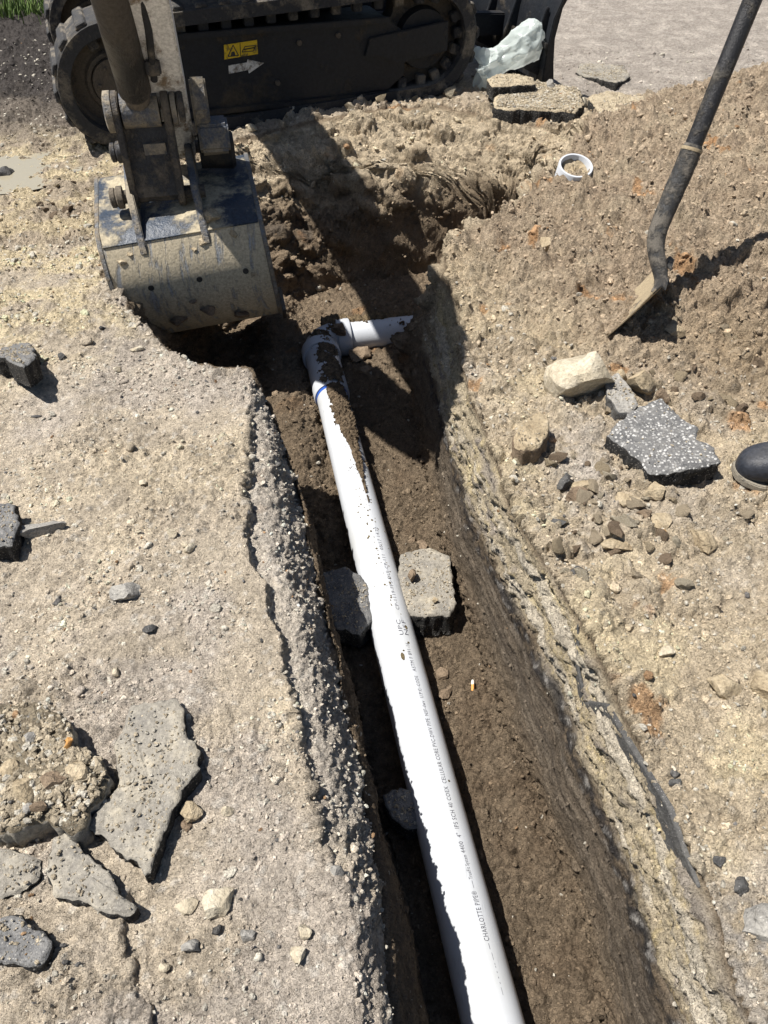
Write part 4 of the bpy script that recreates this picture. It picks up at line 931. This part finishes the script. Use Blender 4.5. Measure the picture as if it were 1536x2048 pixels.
def track_path(s):
    """running round the belt centre line: returns x, z, angle of the outward normal"""
    Lb = HL+HR; C = math.pi*RR; s = s % (2*Lb+2*C)
    if s < Lb: return (-HL+s, 0.0, -math.pi/2)
    s -= Lb
    if s < C: a = -math.pi/2+s/RR; return (HR+RR*math.cos(a), RR+RR*math.sin(a), a)
    s -= C
    if s < Lb: return (HR-s, 2*RR, math.pi/2)
    s -= Lb; a = math.pi/2+s/RR; return (-HL+RR*math.cos(a), RR+RR*math.sin(a), a)
PER = 2*(HL+HR)+2*math.pi*RR
def make_track(y0, near=True):
    z0 = .022; vv = []; ff = []; n_ = 120
    for k in range(n_):
        x_, z_, a_ = track_path(PER*k/n_); c_, s_ = math.cos(a_), math.sin(a_)
        sag = 0.0
        for (yy_, dd) in ((0, 0), (.012, .010), (.288, .010), (.30, 0), (.30, -.050), (0, -.050)):
            vv.append(ep(x_+c_*dd, y0+yy_, z_+z0+s_*dd+sag))
    for k in range(n_):
        for j in range(6): a, b = k*6+j, k*6+(j+1) % 6; c2, d2 = ((k+1) % n_)*6+(j+1) % 6, ((k+1) % n_)*6+j; ff.append((a, b, c2, d2))
    belt = MB().add(vv, ff).build('track_belt', M['track_rubber'], ex)
    lug = None; cnt = 44
    for k in range(cnt):
        x_, z_, a_ = track_path(PER*(k+.3)/cnt); c_, s_ = math.cos(a_), math.sin(a_)
        nrm = TX*c_+UP*s_; tg = TX*(-s_)+UP*c_
        p = ep(x_, y0+.15, z_+z0)+nrm*.013
        if lug is None:
            me = bpy.data.meshes.new('tread_lug'); bm = bmesh.new(); bmesh.ops.create_cube(bm, size=1)
            for w_ in bm.verts:
                w_.co.x *= .292; w_.co.y *= .058-.02*(w_.co.z > 0); w_.co.z *= .018
                w_.co.y += .02*math.copysign(1, w_.co.x)*0
            bmesh.ops.bevel(bm, geom=bm.edges[:], offset=.004, segments=1, affect='EDGES'); bm.to_mesh(me); bm.free(); me.materials.append(M['track_rubber']); lug = me
        o_ = link(bpy.data.objects.new('tread_lug', lug)); o_.parent = belt
        mt = Matrix((TN, tg, nrm)).transposed().to_4x4(); mt.translation = p-WORLD[ex.name]; o_.matrix_local = mt
        if near and (z_ < .02 or a_ > -1.5 and a_ < .8 or (z_ > 2*RR-.02)):
            q_ = ep(x_, y0+.060, z_+z0)-nrm*.068
            MB().box(q_, TN*.022, tg*.021, nrm*.022).build('guide_lug', M['track_rubber'], belt, .004)
    return belt
make_track(0.0); make_track(1.06, False)
for y0, near in ((0.0, True), (1.06, False)):
    # frame: boxed beam with a stepped side
    fr_ = [(-.56,.13),(-.50,.075),(.52,.075),(.60,.13),(.60,.30),(.50,.375),(.10,.385),(-.50,.40),(-.60,.34),(-.60,.2)]
    mb = MB(); mb.prism(fr_, lambda a, p, q: ep(p, a, q), y0+.03, y0+.27); tf = mb.build('track_frame', M['frame_black'], ex, .006)
    mb = MB(); mb.lathe(ep(-HL, y0+.05, RR+.022), TN, [(.02, .06), (.022, .095), (.012, .1), (.012, .115), (.03, .125), (.04, .17), (.02, .18), (.02, .19), (.2, .19)], 48); iw = mb.build('idler_wheel', M['wheel_dirty'], ex)
    mb = MB(); mb.lathe(ep(-HL, y0+.045, RR+.022), TN, [(0, .088), (.0, .094), (.02, .094)], 40); mb.build('hub_cover', M['wheel_dirty'], iw)
    for k in range(6):
        t = k*math.pi/3; mb = MB(); mb.lathe(ep(-HL+.068*math.cos(t), y0+.036, RR+.022+.068*math.sin(t)), TN, [(0, .009), (.01, .009)], 6); mb.build('bolt', M['wheel_dirty'], iw)
    mb = MB(); vv = []
    for k in range(36):
        t = 2*math.pi*k/36; r_ = .205 if k % 4 < 2 else .178; vv.append((math.cos(t)*r_, math.sin(t)*r_))
    mb.prism([(HR+a, RR+.022+b) for a, b in vv], lambda a, p, q: ep(p, a, q), y0+.10, y0+.2); mb.build('sprocket', M['wheel_dirty'], ex)
    mb = MB(); mb.lathe(ep(HR, y0+.05, RR+.022), TN, [(0, .10), (0, .12), (.06, .13)], 36); mb.build('final_drive', M['frame_black'], ex)
    for xx in (-.42, -.14, .14, .42):
        mb = MB(); mb.lathe(ep(xx, y0+.06, .075), TN, [(0, .03), (0, .05), (.18, .05)], 24); mb.build('roller', M['wheel_dirty'], ex)
    if near:
        pts = [face_at(a, b, .028) for a, b in ((738,75),(895,40),(893,100),(790,128),(762,112),(728,112))]
        mb = MB(); mb.prism(pts, lambda a, p, q: ep(p, a, q), .014, .028); mb.build('access_cover', M['frame_black'], ex, .003)
        mb = MB(); mb.box(ep(0, .024, .085), TX*.52, TN*.012, UP*.012); mb.build('frame_flange', M['frame_black'], tf, .003)
        mb = MB(); mb.box(ep(.0, .022, .385), TX*.52, TN*.014, UP*.012); mb.build('frame_flange', M['frame_black'], tf, .003)
        for a, b in ((676,70),(555,165),(598,85)):
            q_ = face_at(a, b, .028); mb = MB(); mb.lathe(ep(q_[0], .016, q_[1]), TN, [(0, .007), (0, .011), (.016, .011)], 12); mb.build('bolt', M['wheel_dirty'], tf)
        M['decal_yellow'] = dirty_metal('decal_yellow', (.62,.42,.02), (.25,.19,.07), .2, .5, 0, 40)
        M['decal_black'] = plain('decal_black', (.02,.02,.02), .5); M['decal_white'] = dirty_metal('decal_white', (.62,.61,.58), (.25,.22,.18), .3, .5, 0, 30)
        q = [face_at(a, b, .026) for a, b in ((448,90),(514,80),(516,108),(449,119))]
        mb = MB(); mb.prism(q, lambda a, p, r_: ep(p, a, r_), .0265, .0285); dy = mb.build('warning_decal', M['decal_yellow'], tf)
        def flat(pxs, name, mt, par, yo): 
            mb = MB(); mb.prism([face_at(a, b, .026) for a, b in pxs], lambda a, p, r_: ep(p, a, r_), yo, yo+.0008); return mb.build(name, mt, par)
        def ring_marks(P, wd):
            out = []
            for i in range(len(P)):
                a = Vector(P[i]); b = Vector(P[(i+1) % len(P)]); d = (b-a).normalized(); s_ = Vector((-d.y, d.x))*wd
                out.append([tuple(a+s_), tuple(b+s_), tuple(b-s_), tuple(a-s_)])
            return out
        mb = MB()
        for qd in ring_marks([(456,113),(466,90),(477,111)], .9)+ring_marks([(484,104),(490,93),(511,91),(507,102)], .8)+ring_marks([(480,86),(481.5,113)], .6)+[[(461,113),(463,104),(469,103),(471,112)]]+ring_marks([(488,99),(509,95)], 1.2):
            mb.prism([face_at(a, b, .026) for a, b in qd], lambda a, p, r_: ep(p, a, r_), .0252, .0262)
        mb.build('pictogram', M['decal_black'], dy)
        flat([(457,131),(494,125),(495,119),(528,126),(498,147),(496,140),(458,148)], 'arrow_decal', M['decal_white'], tf, .0265)
# crossbody, slew ring and blade
mb = MB(); mb.box(ep(0, .68, .33), TX*.35, TN*.42, UP*.11); mb.build('crossbody', M['frame_black'], ex, .02)
mb = MB(); mb.lathe(ep(0, .68, .44), UP, [(0,.36),(.12,.36)], 48); mb.build('slew_ring', M['frame_black'], ex)
mb = MB()
bp = [(-.02,.03),(.03,.02),(.05,.0),(.03,.12),(.02,.22),(.04,.34),(.07,.39),(.045,.40),(.0,.30),(-.015,.18)]
mb.prism(bp, lambda a, p, q: ep(1.28+p, a, q), -.10, 1.5); bl_ = mb.build('dozer_blade', M['frame_black'], ex, .004)
for yy_ in (.42, .94):
    mb = MB(); mb.box(ep(.77, yy_, .24), TX*.51+UP*-.03, TN*.035, UP*.05); mb.build('blade_arm', M['frame_black'], ex, .006)
for yy_ in (-.05, .25, .5):
    mb = MB(); mb.prism([(1.18,.10),(1.28,.05),(1.28,.34),(1.265,.34)], lambda a, p, q: ep(p, a, q), yy_, yy_+.02); mb.build('blade_rib', M['frame_black'], bl_, .003)
mb = MB(); mb.box(ep(1.25, .1, .2), TX*.006, TN*.22, UP*.012); mb.build('blade_rib', M['frame_black'], bl_, .003)

# house and canopy, mostly unseen above the picture, shaped for the shadow they cast
BETA = R(12); AX = Vector((math.cos(BETA), math.sin(BETA), 0)); AF = Vector((math.sin(BETA), -math.cos(BETA), 0))
QP = Vector((-.71, 2.58, .27))
def hb(a, f_, z): return hp(a+.015-.10*(z+.05), f_, z+.085*a)
def hp(a, f_, z): return QP+AX*a+AF*f_+UP*z
HC = -2.2                                            # f of the slew centre
def hw(a, f_, z): return Vector((ep(0,.68,0).x, ep(0,.68,0).y, 0))+AX*a+AF*f_+UP*z
M['house_grey'] = dirty_metal('house_grey', (.30,.30,.29), (.2,.17,.13), .25, .4, 0, 5)
M['cab_glass'] = plain('cab_glass', (.02,.025,.03), .08)
pf = [(-.60,-.55),(-.45,-.72),(.45,-.72),(.60,-.55),(.60,.25),(.40,.50),(-.40,.50),(-.60,.25)]
mb = MB(); v0 = [hw(a, f_, .57) for a, f_ in pf]; v1 = [hw(a, f_, .70) for a, f_ in pf]; n_ = 8
mb.add(v0+v1, [(i, (i+1) % n_, n_+(i+1) % n_, n_+i) for i in range(n_)]+[tuple(range(n_-1,-1,-1)), tuple(range(n_, 2*n_))]); house = mb.build('house', M['house_grey'], ex, .02)
mb = MB(); mb.box(hw(0, -.42, 1.0), AX*.55, AF*.26, UP*.29); mb.build('engine_cover', M['house_grey'], ex, .05)
for a in (-.45, .45):
    for f_ in (-.12, .2):
        mb = MB(); mb.tube(hw(a, f_, .70), hw(a*.85-.05, f_*.9-.05, 2.1), .025, n=12); mb.build('unseen_canopy_post', M['frame_black'], ex)
mb = MB(); mb.box(hw(-.05, -.12, 2.13), AX*.45, AF*.34, UP*.035); mb.build('unseen_canopy_roof', M['house_grey'], ex, .03)
mb = MB(); mb.box(hw(0, .02, .95), AX*.22, AF*.2, UP*.06); mb.box(hw(0, -.13, 1.2), AX*.22, AF*.05, UP*.25); mb.build('operator_seat', M['frame_black'], ex, .03)
# boom and arm in the plane of the bucket
def boxpath(prof, wds, a0):
    """boxed girder: list of (f, z, depth) stations"""
    vv = []; ff = []; m_ = len(prof)
    for i, (f_, z_, dp) in enumerate(prof):
        p0 = prof[max(0, i-1)]; p1 = prof[min(m_-1, i+1)]; d = Vector((p1[0]-p0[0], p1[1]-p0[1])).normalized(); s_ = Vector((-d.y, d.x))*dp/2; w_ = wds[i]/2
        vv += [hp(a0-w_, f_+s_.x, z_+s_.y), hp(a0+w_, f_+s_.x, z_+s_.y), hp(a0+w_, f_-s_.x, z_-s_.y), hp(a0-w_, f_-s_.x, z_-s_.y)]
    for i in range(m_-1):
        for k in range(4): ff.append((i*4+k, i*4+(k+1) % 4, i*4+4+(k+1) % 4, i*4+4+k))
    ff += [(3,2,1,0), tuple((m_-1)*4+k for k in range(4))]
    return MB().add(vv, ff)
AL = 1.36; cA, sA = .60, .80; A_OFF = .05
J = (cA*AL, sA*AL)
arm = boxpath([(-.14,.0,.07),(-.11,.05,.10),(.0,.20,.12),(.30,.56,.15),(.58,.88,.19),(J[0],J[1],.17),(J[0]+.10,J[1]+.13,.10)], [.10,.105,.11,.11,.115,.115,.11], A_OFF).build('arm', M['arm_white'], ex, .006)
foot = (-1.72, .42)
boom = boxpath([(J[0]+.03,J[1]+.03,.14),(J[0]-.25,J[1]+.10,.20),(.10,1.06,.26),(-.55,.98,.27),(-1.15,.74,.25),(foot[0],foot[1],.16)], [.13,.17,.18,.18,.19,.2], A_OFF).build('boom', M['arm_white'], ex, .01)
mb = MB(); mb.tube(hp(A_OFF-.12, J[0], J[1]), hp(A_OFF+.12, J[0], J[1]), .05, n=24); mb.build('boom_pin', M['link_steel'], ex)
mb = MB(); mb.prism([(-1.62,.30),(-1.60,.50),(-1.72,.56),(-1.86,.5),(-1.95,.22),(-1.9,.10),(-1.68,.10)], lambda a, p, q: hp(a, p, q), A_OFF-.15, A_OFF+.15); mb.build('swing_post', M['frame_black'], ex, .015)
mb = MB(); mb.prism([(-2.0,.2),(-1.85,.28),(-2.1,.43),(-2.4,.43),(-2.4,.2)], lambda a, p, q: hp(a, p, q), A_OFF-.2, A_OFF+.2); mb.build('swing_bracket', M['frame_black'], ex, .015)
mb = MB(); mb.tube(hp(A_OFF, -1.58, .18), hp(A_OFF, -.80, .70), .05, n=24); mb.tube(hp(A_OFF, -.80, .70), hp(A_OFF, -.5, .88), .028, n=16); mb.build('boom_cylinder', M['cyl_grey'], ex)
# bucket cylinder
CR = (.115, .205); cdir = Vector((.24, .318)).normalized(); CA = -.035
def cy(t, a=CA): return hp(a, CR[0]+cdir.x*t, CR[1]+cdir.y*t)
mb = MB(); mb.path([cy(.075), cy(.085), cy(.5), cy(.95)], [.040, .046, .046, .046], 40); bc = mb.build('bucket_cylinder', M['cyl_grey'], ex)
mb = MB(); mb.tube(cy(.045), cy(.076), .036, n=32); mb.build('gland', M['link_steel'], bc)
mb = MB(); mb.tube(cy(.02), cy(.05), .024, n=24); mb.build('rod', M['chrome'], bc)
mb = MB(); mb.tube(hp(CA-.052, *CR), hp(CA+.055, *CR), .047, n=36); mb.build('rod_eye', M['ear_steel'], bc)
mb = MB(); mb.path([cy(.12, CA+.06), cy(.3, CA+.075), cy(.5, CA+.075), cy(.9, CA+.07)], [.010]*4, 12); mb.build('hose', M['track_rubber'], ex)
mb = MB(); mb.box(cy(.17, CA+.065), AX*.02, Vector((0,0,.02)), AF*.018); mb.build('hose_clip', M['link_steel'], ex, .004)
# link between rod eye and bucket: two cheeks, a web and washers
LK = (.135, -.035)
def cheek(a0, a1, wide=.055):
    prof = []
    for k in range(13): t = R(-10)+k*R(200)/12; prof.append((CR[0]+wide*math.cos(t), CR[1]+wide*math.sin(t)))
    for k in range(9): t = R(185)+k*R(170)/8; prof.append((LK[0]+.038*math.cos(t), LK[1]+.038*math.sin(t)))
    mb = MB(); mb.prism(prof, lambda a, p, q: hp(a, p, q), a0, a1); return mb
lk = cheek(-.112, -.092).build('link', M['link_steel'], ex, .003)
cheek(.030, .052).build('link', M['link_steel'], ex, .003)
mb = MB(); mb.prism([(.10,.165),(.125,.165),(.165,-.03),(.145,-.05)], lambda a, p, q: hp(a, p, q), -.092, .030); mb.build('link_web', M['link_steel'], lk)
mb = MB(); mb.prism([(.138+.028*math.cos(t)*.2, .118+.040*math.sin(t)) for t in [R(180)+k*R(180)/10 for k in range(11)]], lambda a, p, q: hp(a, p, q), -.045, .02); mb.build('gusset', M['ear_steel'], lk)
for a0, a1, r_ in ((-.135, -.112, .056), (.052, .070, .05)):
    mb = MB(); mb.lathe(hp(a0, *CR), AX, [(0, r_-.012), (.004, r_), (a1-a0, r_)], 32); mb.build('pin_collar', M['ear_steel'], ex)
# side links up to the arm, on the far side of the cheeks
for a0 in (.075,):
    prof = [(CR[0]+.05*math.cos(t), CR[1]+.05*math.sin(t)) for t in [R(-40)+k*R(180)/10 for k in range(11)]]+[(-.09+.04*math.cos(t), .20+.04*math.sin(t)) for t in [R(140)+k*R(180)/10 for k in range(11)]]
    mb = MB(); mb.prism(prof, lambda a, p, q: hp(a, p, q), a0, a0+.018); mb.build('side_link', M['link_steel'], ex, .003)
# bucket
bk = empty('bucket', (0,0,0)); bpy.data.objects.remove(bk)
PROF = [(-.10,-.035),(.08,-.066),(.205,-.088),(.245,-.118),(.285,-.19),(.295,-.27),(.275,-.35),(.225,-.43),(.14,-.51),(.02,-.575),(-.12,-.61)]
HWB = .245
def offs(pr, d):
    out = []
    for i, p in enumerate(pr):
        a = Vector(pr[max(0, i-1)]); b = Vector(pr[min(len(pr)-1, i+1)]); t = (b-a).normalized(); out.append((p[0]-(-t.y)*-d*-1, p[1]-t.x*d*-1*-1))
    return out
inner = [(p[0]+q[0], p[1]+q[1]) for p, q in zip(PROF, [(-.0,-.012),(-.0,-.012),(-.012,-.010),(-.012,-.004),(-.012,0),(-.012,.003),(-.011,.006),(-.009,.008),(-.006,.011),(-.003,.012),(0,.012)])]
mb = MB(); mb.prism(PROF[:4]+inner[:4][::-1], lambda a, p, q: hb(a, p, q), -HWB, HWB); bucket = mb.build('bucket', M['bucket_paint'], ex, .002)
mb = MB(); mb.prism([(p[0]+.003*(i == 0), p[1]) for i, p in enumerate(PROF[3:])]+inner[3:][::-1], lambda a, p, q: hb(a, p, q), -HWB+.001, HWB-.001)
back = mb.build('bucket_back', M['bucket_back'], bucket)
mb = MB(); mb.box(hb(0, .2475, -.121), (AX+UP*.085)*(HWB-.002), AF*.004+UP*-.002, UP*.004+AF*.003); mb.build('bucket_seam', M['bucket_paint'], bucket, .001)
SIDE = PROF+[(-.16,-.585),(-.19,-.40),(-.17,-.20),(-.13,-.04)]
for a0, a1 in ((-HWB-.014, -HWB+.0005), (HWB-.0005, HWB+.014)):
    mb = MB(); mb.prism([(p[0]*1.0+.006*(1 if 2 < i < 9 else 0), p[1]) for i, p in enumerate(SIDE)], lambda a, p, q: hb(a, p, q), a0, a1); sp = mb.build('side_plate', M['bucket_edge'], bucket, .002)
mb = MB(); mb.prism([(-.08,-.60),(-.26,-.62),(-.26,-.612),(-.08,-.580)], lambda a, p, q: hb(a, p, q), -HWB-.012, HWB+.012); mb.build('cutting_edge', M['bucket_edge'], bucket)
mb = MB(); mb.prism([(.02,-.47),(.05,-.55),(-.08,-.66),(-.10,-.60)], lambda a, p, q: hb(a, p, q), HWB+.0145, HWB+.03); mb.build('side_cutter', M['bucket_edge'], bucket, .003)
for a in (-.135, .02, .17):
    mb = MB(); mb.lathe(hb(a, .284, -.255), AF, [(0, .0095), (.011, .0095)], 16); mb.build('drain_hole', M['decal_black'], bucket)
for a0 in (-.135, .062):
    prof = [(-.02,-.065),(-.04,.0),(-.02,.035),(.03,.04),(.10,.01),(.165,-.015),(.19,-.04),(.225,-.093),(.245,-.135),(.238,-.17),(.262,-.165),(.275,-.125),(.27,-.105),(.236,-.093),(.12,-.075)]
    prof = [(-.12,-.035),(-.18,.0),(-.165,.045),(-.12,.055),(.03,.035),(.12,.015),(.175,-.005),(.21,-.05),(.262,-.125),(.272,-.155),(.255,-.165),(.22,-.115),(.2,-.092),(.08,-.07)]
    mb = MB(); mb.prism(prof, lambda a, p, q: hb(a, p, q), a0, a0+.022); mb.build('ear', M['ear_steel'], bucket, .003)
for f_, z_ in ((-.135, .01), LK):
    mb = MB(); mb.tube(hp(-.165, f_, z_), hp(.115, f_, z_), .02, n=24); mb.build('pin', M['link_steel'], ex)
    mb = MB(); mb.lathe(hp(-.178, f_, z_), AX, [(0, .02), (.004, .03), (.016, .03), (.018, .026), (.024, .034), (.04, .034)], 24); mb.build('pin_head', M['link_steel'], ex)
# coupler housing to the right of the link
mb = MB(); mb.prism([(-.10,.10),(-.06,.24),(.02,.26),(.05,.17),(.02,.09)], lambda a, p, q: hp(a, p, q), .115, .165); cp = mb.build('coupler_housing', M['ear_steel'], ex, .006)
mb = MB(); mb.prism([(-.06,.05),(-.02,.14),(.05,.13),(.07,.06),(.03,.03)], lambda a, p, q: hp(a, p, q), .12, .215); mb.build('coupler_block', M['ear_steel'], cp, .008)
mb = MB(); mb.lathe(hp(.115, -.01, .035), AX, [(0, .05), (.10, .058), (.112, .05)], 32); mb.build('coupler_drum', M['frame_black'], cp)
# mud stuck to the bucket
for k, (a, f_, z_, s) in enumerate([(.105,.215,-.095,.055),(.16,.258,-.145,.034),(.06,.262,-.15,.03),(.03,.272,-.165,.022),(-.20,.272,-.17,.03),(-.17,.262,-.15,.022),(.19,.295,-.27,.02),(.02,.265,-.38,.05),(-.08,.24,-.405,.07),(.12,.22,-.44,.06),(-.02,.284,-.33,.02)]):
    me = rock_mesh('mud_lump', (s*1.3, s, s*.8), 700+k, sub=3, rough=.35); me.materials.append(M['rock_tan' if k < 7 else 'rock_brown'])
    o_ = link(bpy.data.objects.new('mud_lump', me)); o_.parent = bucket; o_.location = hb(a, f_, z_)-WORLD[ex.name]

# ------------------------------------------------------------------ gravel and clods strewn over the ground
VN = NRM.reshape(-1, 3); VP = V_; ar = (np.gradient(X, axis=1)*np.gradient(Y, axis=0)).ravel()
ar = np.clip(np.linalg.norm(np.cross(dxu, dyv), axis=2).ravel(), 0, .01)
slant = np.sqrt(CAM_H**2+Y**2).ravel()
visx = (np.abs(X) < .62*np.sqrt(CAM_H**2+np.clip(Y, 0, 9)**2)+.35).ravel() & (Y > .1).ravel() & (Y < 5.2).ravel()
coarse = sst(.0, .5, fbm(X, Y, 4.2, 3, 91)+.25)
zone = (crust*(.45+2.4*coarse**3)+shoulder*1.0+rgt*(1-mound)*(.5+1.2*coarse)+mound*1.3+floor_*1.1+leftback*1.0+wall*pit*.8+wall*.25+nearrim*.8+backp*.5)
zone = zone.ravel()*visx
ICO = {}
for sub in (1, 2):
    bm = bmesh.new(); bmesh.ops.create_icosphere(bm, subdivisions=sub, radius=1); bm.verts.ensure_lookup_table()
    ICO[sub] = (np.array([tuple(v_.co) for v_ in bm.verts]), np.array([[v_.index for v_ in f_.verts] for f_ in bm.faces])); bm.free()
def scatter(name, count, smin, smax, sub, power, wsl, seed, extra=False):
    rg = np.random.default_rng(seed)
    w_ = zone*ar*slant**wsl; w_ = w_/w_.sum()
    idx = rg.choice(len(w_), count, p=w_)
    size = (smin+(smax-smin)*rg.random(count)**power)*np.clip(slant[idx]/1.4, .9, 2.2)**.6
    bv, bf = ICO[sub]; nvb = len(bv)
    VAR = []
    for k in range(24):
        q = bv.copy()
        for _ in range(6):
            d = rg.normal(size=3); d /= np.linalg.norm(d); t = q@d; lim = rg.uniform(.4, .85); q -= np.clip(t-lim, 0, None)[:, None]*d*.95
        q *= 1+rg.normal(size=(nvb, 1))*.10; q *= rg.uniform(.6, 1.15, 3)*np.array([1,1,.75]); VAR.append(q)
    VAR = np.array(VAR)[rg.integers(0, 24, count)]
    a = rg.random(count)*6.283; ca, sa = np.cos(a), np.sin(a)
    Rz = np.zeros((count, 3, 3)); Rz[:, 0, 0] = ca; Rz[:, 0, 1] = -sa; Rz[:, 1, 0] = sa; Rz[:, 1, 1] = ca; Rz[:, 2, 2] = 1
    b = rg.normal(size=count)*.5; cb_, sb = np.cos(b), np.sin(b); Rx = np.zeros((count, 3, 3)); Rx[:, 0, 0] = 1; Rx[:, 1, 1] = cb_; Rx[:, 1, 2] = -sb; Rx[:, 2, 1] = sb; Rx[:, 2, 2] = cb_
    P = np.einsum('nij,nvj->nvi', Rz@Rx, VAR)*(size/2)[:, None, None]
    P += (VP[idx]+VN[idx]*(size*(.10 if sub == 1 else -.02))[:, None]+np.concatenate([rg.normal(size=(count, 2))*.002, np.zeros((count, 1))], 1))[:, None, :]
    if extra:
        e = np.concatenate([q for q, _ in EXTRA]); es = np.concatenate([s_[0]+(s_[1]-s_[0])*rg.random(len(q))**2.5 for q, s_ in EXTRA]); m_ = min(len(e), count)
        P[:m_] = np.einsum('nij,nvj->nvi', (Rz@Rx)[:m_], VAR[:m_])*(es[:m_]/2)[:, None, None]+(e[:m_]+np.array([0,0,.001]))[:, None, :]
    base_c = np.clip(col.reshape(-1, 3)[idx], .03, .6)
    if extra: base_c[:m_] = np.array([.40,.34,.25])
    kind = rg.random(count); mo = (mound.ravel()[idx]+inside.ravel()[idx]) > .5
    cc = base_c*rg.uniform(.75, 1.25, (count, 1))
    pl = (kind < np.where(mo, .03, .34)); cc[pl] = np.array([.54,.50,.42])*rg.uniform(.75, 1.15, (pl.sum(), 1))
    dk = (kind > .98) & ~mo; cc[dk] = np.array([.12,.115,.11])*rg.uniform(.6, 1.6, (dk.sum(), 1))
    rd = (kind > .94) & (kind < .945); cc[rd] = np.array([.33,.21,.12])
    cols = np.repeat(np.clip(cc, .01, .7), nvb, 0)
    F = (bf[None]+(np.arange(count)*nvb)[:, None, None]).reshape(-1, 3)
    o = np_mesh(name, P.reshape(-1, 3), F, cols, M['gravel'], 3)
    if sub == 1: o.data.polygons.foreach_set('use_smooth', np.zeros(len(F), bool))
    o['kind'] = 'stuff'; return o
scatter('gravel', 54000, .003, .0115, 1, 2.2, -1.3, 1, True)
scatter('pebbles', 3000, .010, .026, 2, 2.2, -.3, 2)

# ------------------------------------------------------------------ grass behind the mud
rg = np.random.default_rng(9); vv = []; ff = []; cc = []
for cx, cy_, nb_, sp in ((-2.68, 5.75, 420, .16), (-2.25, 5.85, 520, .20), (-2.0, 6.1, 300, .25), (-3.2, 6.2, 420, .4), (-2.6, 6.6, 400, .5)):
    for k in range(nb_):
        x_ = cx+rg.normal()*sp; y_ = cy_+rg.normal()*sp*.6; z_ = gz(x_, y_) if k % 6 == 0 else z_
        h = rg.uniform(.03, .11); a = rg.random()*6.28; w_ = .004; ln = rg.uniform(.01, .06); d = (math.cos(a), math.sin(a)); s = (-d[1]*w_, d[0]*w_)
        b = len(vv); vv += [(x_-s[0], y_-s[1], z_-.01), (x_+s[0], y_+s[1], z_-.01), (x_+d[0]*ln*.4+s[0]*.7, y_+d[1]*ln*.4+s[1]*.7, z_+h*.6), (x_+d[0]*ln*.4-s[0]*.7, y_+d[1]*ln*.4-s[1]*.7, z_+h*.6), (x_+d[0]*ln, y_+d[1]*ln, z_+h)]
        ff += [(b, b+1, b+2, b+3), (b+3, b+2, b+4)]
gm = stone_material('grass_blades', [(.05,.09,.02), (.10,.16,.035), (.22,.22,.08)], 8, None, .7, .001)
go = mesh_obj('grass', vv, ff, gm, None, False); go['kind'] = 'stuff'
